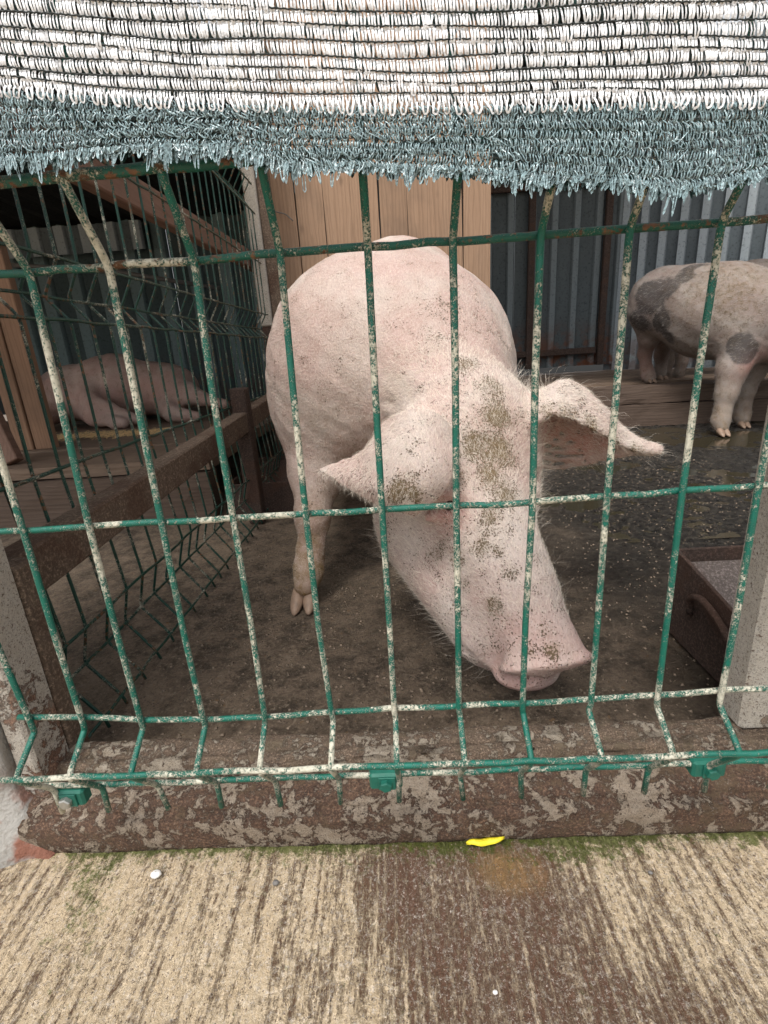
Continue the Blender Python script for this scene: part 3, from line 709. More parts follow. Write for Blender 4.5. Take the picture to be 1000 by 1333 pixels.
# ------------------------------------------------------------------ implicit surface modelling for the pigs
class SDF:
    def __init__(s, lo, hi, h):
        s.h = h; s.lo = np.array(lo, float); n = np.ceil((np.array(hi)-s.lo)/h).astype(int)+1
        s.n = n; s.V = np.full(n, .12, np.float32)
        s.ax = [s.lo[i]+h*np.arange(n[i]) for i in range(3)]
    def box(s, lo, hi, m):
        sl = []
        for i in range(3):
            a = max(0, int((lo[i]-m-s.lo[i])/s.h)); b = min(s.n[i], int((hi[i]+m-s.lo[i])/s.h)+2); sl.append(slice(a, max(a, b)))
        X, Y, Z = np.meshgrid(*[s.ax[i][sl[i]] for i in range(3)], indexing='ij'); return tuple(sl), X, Y, Z
    def put(s, sl, d, k, op='u'):
        A = s.V[sl]; d = d.astype(np.float32)
        if op == 'u':
            if k > 0: hh = np.clip(.5+.5*(A-d)/k, 0, 1); s.V[sl] = A*(1-hh)+d*hh-k*hh*(1-hh)
            else: s.V[sl] = np.minimum(A, d)
        else:
            hh = np.clip(.5-.5*(A+d)/k, 0, 1); s.V[sl] = A*(1-hh)-d*hh+k*hh*(1-hh)
    def cone(s, a, b, ra, rb, k=.03, op='u', sq=None):
        a, b = np.array(a, float), np.array(b, float); R = max(ra, rb)
        sl, X, Y, Z = s.box(np.minimum(a, b)-R, np.maximum(a, b)+R, k+.05)
        d = b-a; L2 = d@d+1e-9; t = np.clip(((X-a[0])*d[0]+(Y-a[1])*d[1]+(Z-a[2])*d[2])/L2, 0, 1)
        q = (1, 1, 1) if sq is None else sq
        D = np.sqrt(((X-a[0]-t*d[0])*q[0])**2+((Y-a[1]-t*d[1])*q[1])**2+((Z-a[2]-t*d[2])*q[2])**2)-(ra+(rb-ra)*t)
        s.put(sl, D, k, op)
    def ell(s, c, r, k=.03, op='u', rot=None):
        c, r = np.array(c, float), np.array(r, float); R = r.max()
        sl, X, Y, Z = s.box(c-R, c+R, k+.03); P = np.stack([X-c[0], Y-c[1], Z-c[2]], -1)
        if rot is not None: P = P@np.array(rot, float).T
        k0 = np.sqrt(((P/r)**2).sum(-1)); k1 = np.sqrt(((P/r**2)**2).sum(-1))+1e-9
        s.put(sl, k0*(k0-1)/k1, k, op)
    def sheet(s, G, th, k=.012):
        """surface through a grid of points (u stations x 3 across), with thickness"""
        G = np.array(G, float); nu = len(G); S = []; T = []
        us = np.linspace(0, nu-1, 46); vs = np.linspace(0, 1, 30)
        for u in us:
            i = min(int(u), nu-2); f = u-i; p0, p1, p2, p3 = G[max(i-1, 0)], G[i], G[i+1], G[min(i+2, nu-1)]
            if i == 0: p0 = 2*p1-p2
            if i == nu-2: p3 = 2*p2-p1
            c = .5*((2*p1)+(-p0+p2)*f+(2*p0-5*p1+4*p2-p3)*f*f+(-p0+3*p1-3*p2+p3)*f**3)
            for v in vs:
                l0 = 2*(v-.5)*(v-1); l1 = -4*v*(v-1); l2 = 2*v*(v-.5); S.append(l0*c[0]+l1*c[1]+l2*c[2])
                e = min(v, 1-v)*2; T.append(max(.0050, th*(.75+.25*min(1, e*3))*(1-.2*u/(nu-1))))
        S, T = np.array(S), np.array(T); sl, X, Y, Z = s.box(S.min(0), S.max(0), .03)
        Q = np.stack([X.ravel(), Y.ravel(), Z.ravel()], 1); D = np.full(len(Q), 9.)
        for j in range(0, len(S), 60):
            dd = np.sqrt(((Q[:, None, :]-S[None, j:j+60])**2).sum(-1))-T[None, j:j+60]; D = np.minimum(D, dd.min(1))
        s.put(sl, D.reshape(X.shape), k); return S
    def mesh(s):
        V = s.V; ins = V < 0
        c = [ins[:-1, :-1, :-1], ins[1:, :-1, :-1], ins[:-1, 1:, :-1], ins[1:, 1:, :-1], ins[:-1, :-1, 1:], ins[1:, :-1, 1:], ins[:-1, 1:, 1:], ins[1:, 1:, 1:]]
        tot = sum(q.astype(np.int8) for q in c); act = (tot > 0) & (tot < 8)
        I = np.argwhere(act); idm = np.full(act.shape, -1, np.int64); idm[act] = np.arange(len(I))
        off = np.array([(0,0,0),(1,0,0),(0,1,0),(1,1,0),(0,0,1),(1,0,1),(0,1,1),(1,1,1)])
        val = np.stack([V[I[:, 0]+o[0], I[:, 1]+o[1], I[:, 2]+o[2]] for o in off], 1)
        P = np.zeros((len(I), 3)); N = np.zeros(len(I))
        for a, b in ((0,1),(2,3),(4,5),(6,7),(0,2),(1,3),(4,6),(5,7),(0,4),(1,5),(2,6),(3,7)):
            va, vb = val[:, a], val[:, b]; m = (va < 0) != (vb < 0); t = np.where(m, va/(va-vb+1e-12), 0)
            P += m[:, None]*(off[a]+(off[b]-off[a])*t[:, None]); N += m
        P = (P/N[:, None]+I)*s.h+s.lo
        Q = []
        for ax in range(3):
            sl0 = [slice(None)]*3; sl1 = [slice(None)]*3; sl0[ax] = slice(0, -1); sl1[ax] = slice(1, None)
            e = ins[tuple(sl0)] != ins[tuple(sl1)]; E = np.argwhere(e)
            o = [i for i in range(3) if i != ax]
            E = E[(E[:, o[0]] > 0) & (E[:, o[1]] > 0) & (E[:, o[0]] < V.shape[o[0]]-1) & (E[:, o[1]] < V.shape[o[1]]-1)]
            inside = ins[E[:, 0], E[:, 1], E[:, 2]]
            def g(d0, d1):
                K = E.copy(); K[:, o[0]] += d0; K[:, o[1]] += d1; return idm[K[:, 0], K[:, 1], K[:, 2]]
            q = np.stack([g(-1, -1), g(0, -1), g(0, 0), g(-1, 0)], 1)
            fl_ = inside if ax != 1 else ~inside
            q[~fl_] = q[~fl_][:, ::-1]; Q.append(q)
        return P, np.concatenate(Q)
def relax(P, F, it=2):
    n = len(P)
    for _ in range(it):
        A = np.zeros((n, 3)); W = np.zeros(n)
        for a in range(4):
            for b in (1, 3):
                i, j = F[:, a], F[:, (a+b) % 4]
                for d in range(3): A[:, d] += np.bincount(i, P[j, d], n)
                W += np.bincount(i, minlength=n)
        P = P*.5+.5*A/np.maximum(W, 1)[:, None]
    return P
def blob(P, L):
    v = np.zeros(len(P))
    for (x, y, z, r, s_) in L: v = np.maximum(v, s_*np.exp(-(((P-np.array([x, y, z]))**2).sum(1))/(r*r)))
    return v
def normals(P, F):
    n = np.cross(P[F[:, 2]]-P[F[:, 0]], P[F[:, 3]]-P[F[:, 1]]); N = np.zeros_like(P)
    for a in range(4):
        for d in range(3): N[:, d] += np.bincount(F[:, a], n[:, d], len(P))
    return N/(np.linalg.norm(N, axis=1)[:, None]+1e-12), np.linalg.norm(n, axis=1)/2, n/(np.linalg.norm(n, axis=1)[:, None]+1e-12)
def bristles(parent, P, F, n, flow, length, width, mt, weight=None, lift=.35, name='bristles'):
    N, A, FN = normals(P, F); cen = P[F].mean(1)
    w_ = A*(weight(cen, FN) if weight else 1); w_ = w_/w_.sum(); idx = rng.choice(len(F), n, p=w_)
    u, v = rng.random(n), rng.random(n); q = P[F[idx]]
    B = q[:, 0]*((1-u)*(1-v))[:, None]+q[:, 1]*(u*(1-v))[:, None]+q[:, 2]*(u*v)[:, None]+q[:, 3]*((1-u)*v)[:, None]
    nn = FN[idx]; fl_ = flow(B); fl_ = fl_+rng.normal(0, .28, (n, 3)); fl_ -= nn*(fl_*nn).sum(1)[:, None]; fl_ /= np.linalg.norm(fl_, axis=1)[:, None]+1e-9
    L = length(B)*rng.uniform(.5, 1.25, n); lf = lift*rng.uniform(.4, 1.6, n)
    T1 = B+(fl_+nn*lf[:, None]*1.2)*L[:, None]*.5; T2 = B+(fl_*.93+nn*lf[:, None]*.75)*L[:, None]+np.array([0, 0, -.12])*L[:, None]
    sd_ = np.cross(fl_, nn+rng.normal(0, .4, (n, 3))); sd_ /= np.linalg.norm(sd_, axis=1)[:, None]+1e-9
    W = width*rng.uniform(.7, 1.2, n)[:, None]
    V = np.stack([B-nn*.001-sd_*W, B-nn*.001+sd_*W, T1+sd_*W*.7, T1-sd_*W*.7, T2+sd_*W*.15, T2-sd_*W*.15], 1).reshape(-1, 3)
    k = np.arange(n)*6; Fq = np.concatenate([np.stack([k, k+1, k+2, k+3], 1), np.stack([k+3, k+2, k+4, k+5], 1)])
    return mesh(name, V, Fq, mt, parent, True, kind='stuff')

# ------------------------------------------------------------------ the large pink pig
pig = empty('pig', (0, .9, 0), 'large pink pig with drooping ears and muddy forehead, snout down by the front mesh', 'pig', 'pigs')
S = SDF((-.34, .10, -.01), (.50, 1.72, .88), .0046)
S.cone((.0, .78, .415), (.015, 1.12, .43), .235, .255, .06)
S.cone((.015, 1.12, .445), (.035, 1.38, .54), .25, .232, .06)
S.ell((.0, .95, .33), (.235, .36, .17), .06)
S.ell((-.075, .68, .40), (.155, .15, .20), .05)
S.ell((.12, .70, .38), (.13, .15, .19), .05)
S.cone((.04, .67, .44), (.125, .51, .32), .145, .105, .055)           # neck
S.ell((.135, .475, .312), (.098, .092, .088), .035)                       # skull
S.ell((.052, .458, .216), (.083, .095, .082), .035)                       # cheek, near side
S.ell((.17, .47, .235), (.06, .10, .075), .05)
S.cone((.112, .435, .245), (.150, .285, .135), .087, .058, .04)         # face
S.cone((.150, .30, .145), (.174, .225, .094), .057, .0465, .025)        # muzzle
S.cone((.038, .43, .168), (.116, .275, .076), .064, .044, .03)        # lower jaw
S.cone((.138, .270, .070), (.152, .238, .054), .038, .030, .02); S.ell((.158, .218, .050), (.040, .026, .017), .012)        # chin and lower lip
# snout disc, tipped down
nrm = np.array([.10, -.50, -.86]); nrm /= np.linalg.norm(nrm); ux = np.array([1, .12, .04]); ux -= nrm*(ux@nrm); ux /= np.linalg.norm(ux); uy = np.cross(nrm, ux)
SR = np.array([ux, uy, nrm]); SC = np.array([.1765, .203, .0765])
S.ell(SC, (.0585, .041, .0120), .005, 'u', SR)
S.ell(SC-nrm*.012, (.048, .034, .020), .012, 'u', SR)
for q in (-1, 1): S.ell(SC+nrm*.008+ux*.018*q, (.007, .010, .014), .004, 's', SR)
S.cone((.105, .210, .060), (.170, .178, .056), .005, .005, .005, 's'); S.cone((.105, .215, .056), (.062, .30, .088), .004, .002, .008, 's')
# eye hollow and brow on the near side
S.ell((.079, .322, .240), (.019, .014, .007), .010, 's')
S.cone((.050, .345, .258), (.103, .340, .254), .010, .008, .010)
S.cone((.050, .338, .226), (.098, .325, .227), .008, .007, .009)
S.ell((.208, .405, .255), (.014, .018, .010), .014, 's')
# front legs
def leg(S, pts, k=.02, first=.05):
    for i in range(len(pts)-1):
        (a, ra), (b, rb) = pts[i], pts[i+1]; S.cone(a, b, ra, rb, first if i == 0 else k)
leg(S, [((-.125, .70, .36), .095), ((-.148, .62, .235), .052), ((-.158, .575, .16), .031), ((-.165, .56, .10), .0235), ((-.170, .545, .062), .0265), ((-.176, .528, .038), .022)])
leg(S, [((.10, .66, .34), .09), ((.10, .58, .22), .046), ((.092, .52, .14), .029), ((.086, .50, .09), .0235), ((.083, .49, .055), .026), ((.080, .478, .036), .022)])
for (x, y) in ((-.188, .580), (-.150, .584), (.064, .530), (.102, .532)): S.cone((x, y-.008, .085), (x, y+.006, .060), .011, .006, .010)
for sx in (-1, 1):
    leg(S, [((.03+.13*sx, 1.40, .44), .14), ((.03+.15*sx, 1.34, .28), .085), ((.03+.155*sx, 1.46, .19), .042), ((.03+.155*sx, 1.43, .09), .031), ((.03+.155*sx, 1.41, .055), .032), ((.03+.155*sx, 1.395, .035), .025)])
# ears (near one folded over the eye, the other one a hood pointing right)
EL = S.sheet([[(-.012, .425, .322), (.035, .372, .366), (.088, .380, .336)],
              [(-.045, .400, .306), (.012, .300, .326), (.082, .296, .304)],
              [(-.072, .385, .299), (-.004, .278, .287), (.056, .276, .270)],
              [(-.100, .380, .291), (-.024, .305, .264), (.028, .284, .247)]], .0066, .005)
S.ell((.040, .425, .325), (.055, .035, .04), .03)
ER = S.sheet([[(.212, .485, .272), (.222, .455, .368), (.204, .405, .332)],
              [(.260, .495, .248), (.274, .468, .378), (.236, .392, .350)],
              [(.320, .492, .252), (.328, .466, .342), (.294, .400, .324)],
              [(.372, .474, .266), (.376, .464, .298), (.358, .428, .287)],
              [(.422, .462, .270), (.422, .459, .277), (.418, .452, .271)]], .0056, .007)
S.cone((.19, .48, .33), (.235, .475, .335), .04, .022, .03)
P, F = S.mesh(); P = relax(P, F, 2)
N, _, _ = normals(P, F)
# skin folds
def fold(P, a, b, amp, wd):
    a, b = np.array(a), np.array(b); d = b-a; t = np.clip(((P-a)@d)/(d@d), 0, 1); q = np.linalg.norm(P-a-t[:, None]*d, axis=1); return -amp*np.exp(-(q/wd)**2)*np.sin(np.pi*np.clip(t*.9+.05, 0, 1))
disp = (fbm(P[:, 0]*1.3+P[:, 1]*.7, P[:, 2]*1.4-P[:, 1]*.5, 13, 3, 90)-.5)*.007+(fbm(P[:, 0]+P[:, 2], P[:, 1]-P[:, 2]*.6, 40, 3, 95)-.5)*.0035
for a, b in (((-.02, .50, .37), (.10, .47, .37)), ((.045, .39, .215), (.10, .35, .205)), ((.05, .375, .27), (.10, .35, .275)), ((.02, .50, .36), (-.05, .52, .27))): disp += fold(P, a, b, .007, .007)
hoofz = P[:, 2] < .04
disp[hoofz] *= .2
P = P+N*disp[:, None]; P[:, 2] = np.maximum(P[:, 2], .002)
CAMP = np.array([.01355, -.3211, .45012])
mudL = [(.124, .457, .426, .035, .72), (.151, .417, .394, .034, .85), (.157, .388, .354, .036, .95), (.152, .365, .304, .038, 1.0), (.137, .341, .278, .034, .9), (.121, .369, .316, .032, .95), (.097, .347, .279, .026, .75), (.155, .328, .259, .032, .8),
        (.130, .301, .236, .026, .75), (.133, .267, .207, .024, .66), (.143, .244, .185, .022, .55), (.055, .327, .176, .022, .72), (.078, .296, .181, .022, .85), (.111, .277, .204, .022, .82), (.085, .273, .153, .022, .6), (.117, .231, .140, .020, .85), (.160, .214, .147, .02, .45),
        (.030, .258, .281, .016, 1.05), (.011, .261, .286, .020, 1.15), (.001, .266, .274, .014, 1.1), (.021, .263, .299, .022, .7), (.052, .291, .334, .03, .42), (.023, .281, .328, .03, .35), (.08, .288, .314, .02, .45),
        (.226, .39, .354, .026, .75), (.252, .387, .348, .028, .85), (.287, .393, .329, .028, .85), (.326, .404, .303, .028, .8), (.372, .427, .276, .028, .8), (.27, .44, .365, .03, .8), (.178, .18, .11, .016, .75), (.153, .183, .105, .014, .55), (.2, .179, .105, .014, .6), (.175, .195, .125, .018, .6),
        (.05, .50, .50, .12, .25), (.08, .50, .47, .05, .45), (.10, .55, .50, .06, .5), (.145, .38, .34, .06, .6), (.125, .30, .22, .05, .55), (.06, .33, .19, .04, .5), (.19, .40, .35, .03, .55)]
mud = blob(P, mudL)
mud = np.maximum(mud, np.where(P[:, 1] < .46, .30, .22*fbm(P[:, 0], P[:, 1], 8, 3, 15)*2))
dust = .30*(P[:, 1] > .48)*fbm(P[:, 0], P[:, 1]+P[:, 2], 11, 4, 79)+np.clip((.26-P[:, 2])/.20, 0, 1)*(P[:, 1] > .46)*.95+np.clip(-N[:, 2]*.5, 0, .4)*(P[:, 1] > .46)+.16*fbm(P[:, 0], P[:, 1], 6, 3, 77)
inner = blob(P, [(.255, .465, .300, .05, 1.3), (.30, .47, .285, .045, 1.3), (.225, .455, .285, .035, 1.0), (.34, .468, .277, .03, 1.1)])*np.clip(.6-N[:, 2]*2.5, 0, 1)*(P[:, 1] > .42)
pink = np.clip(inner+blob(P, [(.215, .205, .082, .045, .35), (.155, .21, .085, .045, .4), (.15, .23, .055, .04, .7), (.075, .325, .238, .028, .9), (.05, .33, .225, .02, .6), (.21, .475, .33, .04, .45), (.06, .42, .35, .03, .35), (.0, .75, .62, .14, .10)]), 0, 1)
pigbody = mesh('body', P, F, M_PIG, pig, True, {'mud': mud, 'dust': dust, 'pink': pink})
def claw(parent, x, y, z, ang, L=.052, r=.017, mt=None, name='hoof', spread_=.0105):
    for sgn in (-1, 1):
        V = []; n = 10; c, s_ = math.cos(ang), math.sin(ang)
        for t, rr, h in ((0, 1.0, 1.0), (.25, 1.05, .85), (.5, 1.0, .62), (.75, .78, .38), (.93, .45, .22), (1, .1, .12)):
            for k in range(n):
                a = 2*math.pi*k/n; u = r*rr*.72*math.cos(a)+sgn*spread_*(1+.25*t); v = z+max(0, (.5+.5*math.sin(a)))*r*2.3*h
                f = -L*t+.012; V.append((x+u*c-f*s_*-1*0+f*s_, y+u*s_*1+f*c, v))
        F_ = [(i*n+k, i*n+(k+1) % n, (i+1)*n+(k+1) % n, (i+1)*n+k) for i in range(5) for k in range(n)]+[tuple(range(n)), tuple(range(5*n, 6*n))]
        mesh(name, V, F_, mt or M_HOOF, parent, True)
claw(pig, -.180, .520, .0, .0); claw(pig, .080, .465, .0, .05)
for sx in (-1, 1): claw(pig, .03+.155*sx, 1.385, .0, 0)
mb = MB()
def ball(c, r, name, mt, parent, n=14):
    V = [(c[0]+r*math.sin(t)*math.cos(p), c[1]+r*math.sin(t)*math.sin(p), c[2]+r*math.cos(t)) for t in np.linspace(.05, 3.09, n) for p in np.linspace(0, 6.283, n, endpoint=False)]
    F_ = [(i*n+k, i*n+(k+1) % n, (i+1)*n+(k+1) % n, (i+1)*n+k) for i in range(n-1) for k in range(n)]; return mesh(name, V, F_, mt, parent, True)
ball((.080, .3375, .240), .0085, 'eye', M_EYE, pig); ball((.200, .405, .255), .009, 'eye', M_EYE, pig)
tail = MB(); tail.tube(smooth_path([(.035, 1.585, .62), (.04, 1.63, .61), (.07, 1.65, .58), (.05, 1.66, .55), (.03, 1.65, .52)], .01, .02), [.014*(1-.6*i/40) for i in range(60)][:len(smooth_path([(.035, 1.585, .62), (.04, 1.63, .61), (.07, 1.65, .58), (.05, 1.66, .55), (.03, 1.65, .52)], .01, .02))], 8); tail.build('tail', M_PIG, pig, True)
def flow1(B):
    f = np.zeros_like(B); f[:, 1] = 1; f[:, 2] = -.3
    head = np.clip((.52-B[:, 1])/.1, 0, 1)[:, None]; f = f*(1-head)+head*np.array([-.15, .55, .35])
    ear = (B[:, 0] > .235)[:, None] & (B[:, 1] < .52)[:, None]; f = np.where(ear, np.array([.8, -.1, -.2]), f)
    el = ((B[:, 1] < .46) & (B[:, 0] < .03) & (B[:, 2] > .215))[:, None]; f = np.where(el, np.array([-.3, -.2, -.8]), f)
    return f
def len1(B):
    L = np.full(len(B), .009); L = np.where(B[:, 1] < .5, .012, L); L = np.where((B[:, 1] < .30), .009, L)
    L = np.where((B[:, 0] > .235) & (B[:, 1] < .52), .010, L); return L
def wt1(cn, fn):
    v = CAMP-cn; v /= np.linalg.norm(v, axis=1)[:, None]; face = (v*fn).sum(1); return np.where(face > -.25, 1.0, .15)*np.where(cn[:, 1] < .6, 2.6, 1.0)*np.where(cn[:, 2] < .05, 0, 1)*np.where(np.linalg.norm(cn-SC, axis=1) < .062, .12, 1)
bristles(pig, P, F, 42000, flow1, lambda B: np.full(len(B), .007), .00014, M_HAIR, lambda c, f: wt1(c, f)*(c[:, 1] > .46), .10)
bristles(pig, P, F, 40000, flow1, len1, .00014, M_HAIR, lambda c, f: wt1(c, f)*(c[:, 1] < .50), .28)
def wt2(cn, fn):
    return ((cn[:, 1] < .42) & (cn[:, 1] > .235) & (cn[:, 2] < .19) & (fn[:, 2] < .1))*1.0+((cn[:, 0] > .19) & (cn[:, 0] < .25) & (cn[:, 1] < .5) & (cn[:, 2] > .2))*1.6+((cn[:, 0] > .25) & (cn[:, 1] < .52))*.3
bristles(pig, P, F, 2300, flow1, lambda B: np.full(len(B), .028), .00012, M_HAIR, wt2, .8)

# ------------------------------------------------------------------ spotted pig on the right
pig2 = empty('pig', (1.4, 2.2, 0), 'grey spotted pig standing half on the timber platform at the right', 'pig', 'pigs')
S = SDF((.95, 1.45, -.01), (2.35, 2.75, .86), .0080)
S.cone((1.36, 2.38, .590), (1.52, 2.15, .53), .160, .188, .05); S.cone((1.47, 2.17, .515), (1.70, 1.93, .455), .195, .170, .06)
S.ell((1.53, 2.10, .45), (.15, .16, .13), .05)
S.cone((1.70, 1.93, .46), (1.88, 1.78, .38), .155, .11, .06); S.cone((1.90, 1.77, .36), (2.05, 1.66, .22), .10, .055, .05); S.ell((2.07, 1.64, .20), (.04, .04, .035), .01)
S.cone((1.88, 1.86, .45), (1.98, 1.88, .36), .035, .012, .03); S.cone((1.84, 1.70, .45), (1.92, 1.62, .36), .035, .012, .03)
leg(S, [((1.34, 2.40, .54), .105), ((1.335, 2.43, .43), .052), ((1.350, 2.49, .345), .034), ((1.372, 2.50, .26), .027), ((1.380, 2.49, .225), .028), ((1.385, 2.475, .205), .022)])
leg(S, [((1.42, 2.50, .52), .085), ((1.46, 2.52, .41), .048), ((1.50, 2.62, .315), .034), ((1.51, 2.62, .25), .027), ((1.51, 2.61, .21), .024)])
leg(S, [((1.535, 1.99, .40), .115), ((1.475, 1.95, .28), .062), ((1.452, 1.935, .17), .042), ((1.440, 1.925, .10), .034), ((1.435, 1.915, .06), .036), ((1.432, 1.90, .035), .028)])
leg(S, [((1.68, 2.08, .38), .10), ((1.645, 2.08, .26), .055), ((1.635, 2.085, .16), .038), ((1.632, 2.085, .09), .033), ((1.63, 2.08, .055), .034), ((1.628, 2.065, .035), .027)])
P2, F2 = S.mesh(); P2 = relax(P2, F2, 2); N2, _, _ = normals(P2, F2)
P2 = P2+N2*((fbm(P2[:, 0]+P2[:, 2], P2[:, 1]-P2[:, 2], 11, 3, 190)-.5)*.014)[:, None]
spot = blob(P2, [(x+.06, y+.02, z+.01, r, q) for x, y, z, r, q in [(1.192, 2.252, .60, .095, 1.2), (1.20, 2.20, .66, .07, 1.0), (1.24, 2.16, .62, .06, .85), (1.263, 2.145, .68, .06, 1.0), (1.33, 2.17, .70, .06, 1.0), (1.362, 2.13, .68, .05, .8), (1.224, 2.178, .491, .08, .95), (1.248, 2.149, .42, .06, .7), (1.40, 1.97, .53, .065, .7), (1.43, 1.96, .56, .06, .75), (1.19, 2.32, .50, .08, .9), (1.30, 2.1, .50, .07, .5)]]+[(1.478, 1.90, .35, .052, 1.25), (1.455, 1.90, .375, .052, 1.25)])
dust2 = np.clip((.32-P2[:, 2])/.3, 0, 1)*.55+.3*fbm(P2[:, 0]*2, P2[:, 1]+P2[:, 2], 6, 3, 177)
b2 = mesh('body', P2, F2, M_PIG2, pig2, True, {'mud': .40+.35*blob(P2, [(1.45, 2.0, .62, .2, .8)]), 'dust': dust2, 'pink': blob(P2, [(1.52, 1.86, .29, .06, .8), (1.62, 1.9, .30, .05, .7), (1.33, 2.5, .3, .1, .4)]), 'spot': spot})
claw(pig2, 1.430, 1.885, .0, .1, .05, .019); claw(pig2, 1.626, 2.05, .0, .1, .05, .018); claw(pig2, 1.385, 2.465, .192, .1, .045, .016); claw(pig2, 1.51, 2.60, .192, 0, .045, .016)
bristles(pig2, P2, F2, 16000, lambda B: np.tile(np.array([[-.6, .6, -.3]]), (len(B), 1)), lambda B: np.full(len(B), .016), .00035, M_HAIRD, None, .35)

# pig behind it
pig4 = empty('pig', (2.0, 2.75, .19), 'pinkish grey pig mostly hidden behind the spotted pig', 'pig', 'pigs')
S = SDF((1.2, 2.0, .18), (2.95, 3.15, .95), .012)
S.cone((1.62, 2.72, .60), (1.95, 2.62, .60), .15, .165, .06); S.cone((1.95, 2.62, .60), (2.25, 2.50, .57), .165, .15, .06)
S.cone((2.25, 2.50, .57), (2.48, 2.40, .52), .13, .09, .05); S.cone((2.48, 2.40, .52), (2.62, 2.34, .42), .085, .045, .05)
for (x, y) in ((1.62, 2.64), (1.64, 2.82), (2.2, 2.56), (2.24, 2.6)): leg(S, [((x, y, .52), .09), ((x, y, .40), .05), ((x+.01, y, .28), .03), ((x, y, .21), .028)])
P4, F4 = S.mesh(); P4 = relax(P4, F4, 2)
mesh('body', P4, F4, M_PIG2, pig4, True, {'mud': np.full(len(P4), .5), 'dust': .3*fbm(P4[:, 0], P4[:, 1], 6, 3, 179), 'pink': np.zeros(len(P4)), 'spot': blob(P4, [(2.2, 2.45, .70, .1, .9), (1.8, 2.6, .76, .05, .8)])})

# ------------------------------------------------------------------ sleeping pig on the left
pig3 = empty('pig', (-1.35, 2.2, .18), 'dusty brown pig asleep on its side in the dark left pen', 'pig', 'pigs')
S = SDF((-2.15, 1.60, .175), (-.70, 2.85, .62), .009)
S.cone((-1.15, 2.36, .325), (-1.42, 2.30, .350), .125, .155, .06); S.cone((-1.42, 2.30, .350), (-1.62, 2.22, .345), .155, .13, .06)
S.cone((-1.62, 2.20, .33), (-1.70, 2.02, .29), .115, .09, .05); S.cone((-1.70, 2.02, .28), (-1.63, 1.90, .235), .085, .045, .04)
S.sheet([[(-1.78, 2.08, .37), (-1.76, 2.04, .38), (-1.72, 2.03, .38)], [(-1.80, 2.08, .43), (-1.77, 2.03, .44), (-1.73, 2.03, .43)], [(-1.80, 2.07, .475), (-1.785, 2.05, .48), (-1.77, 2.05, .475)]], .009)
leg(S, [((-1.50, 2.18, .27), .075), ((-1.42, 2.04, .235), .045), ((-1.30, 1.98, .212), .027), ((-1.24, 1.96, .208), .026)])
leg(S, [((-1.50, 2.16, .33), .07), ((-1.40, 2.05, .29), .042), ((-1.24, 2.02, .222), .027), ((-1.19, 2.01, .212), .026)])
leg(S, [((-1.14, 2.30, .32), .10), ((-1.02, 2.22, .30), .055), ((-.90, 2.18, .265), .027), ((-.83, 2.16, .245), .024)])
leg(S, [((-1.16, 2.28, .26), .08), ((-1.08, 2.12, .225), .045), ((-.99, 2.08, .212), .028), ((-.94, 2.07, .208), .026)])
P3, F3 = S.mesh(); P3 = relax(P3, F3, 2); N3, _, _ = normals(P3, F3)
P3 = P3+N3*((fbm(P3[:, 0]*2, P3[:, 1]+P3[:, 2], 9, 3, 290)-.5)*.016-.006*np.abs(np.sin(P3[:, 0]*26+P3[:, 2]*9))**6*(P3[:, 0] < -1.4))[:, None]
mesh('body', P3, F3, M_PIG3, pig3, True, {'mud': .35+blob(P3, [(-1.70, 1.98, .24, .09, .8)]), 'dust': .35*fbm(P3[:, 0], P3[:, 1], 8, 3, 277), 'pink': blob(P3, [(-1.45, 2.1, .25, .09, .3), (-1.25, 2.2, .3, .1, .3)]), 'spot': P3[:, 0]*0})

# ------------------------------------------------------------------ shade net
net = empty('shade_net', (0, -.035, .56), 'white and blue green knitted shade net with a frayed lower edge, hung over the mesh', 'shade net')
bx = np.array([-.6, -.167, -.076, .015, .106, .196, .6]); bz = np.array([.60, .579, .567, .560, .555, .549, .53])
fx_ = np.array([-.6, -.177, -.154, -.13, -.099, -.061, -.032, .002, .051, .089, .135, .158, .183, .201, .6]); fz_ = np.array([.555, .549, .549, .550, .550, .5465, .538, .536, .531, .525, .519, .515, .517, .521, .535])
def ny_(x, z): return -.0375+.0022*math.sin(x*9+1)+.0012*math.sin(x*31+z*60)
def ribbon_batch(paths, widths):
    """paths: (n, m, 3) ; ribbon facing -y with small twists"""
    n, m, _ = paths.shape
    t = np.gradient(paths, axis=1); nr = np.zeros_like(paths); nr[..., 1] = -1; nr[..., 0] = rng.normal(0, .28, (n, 1)); nr[..., 2] = rng.normal(.1, .2, (n, 1))
    s = np.cross(t, nr); s /= np.linalg.norm(s, axis=2)[..., None]+1e-12
    w_ = widths.reshape(n, -1, 1)/2
    V = np.stack([paths-s*w_, paths+s*w_], 2).reshape(-1, 3)
    i = (np.arange(n)*m*2)[:, None]+(np.arange(m-1)*2)[None, :]
    F = np.stack([i, i+1, i+3, i+2], -1).reshape(-1, 4); return V, F
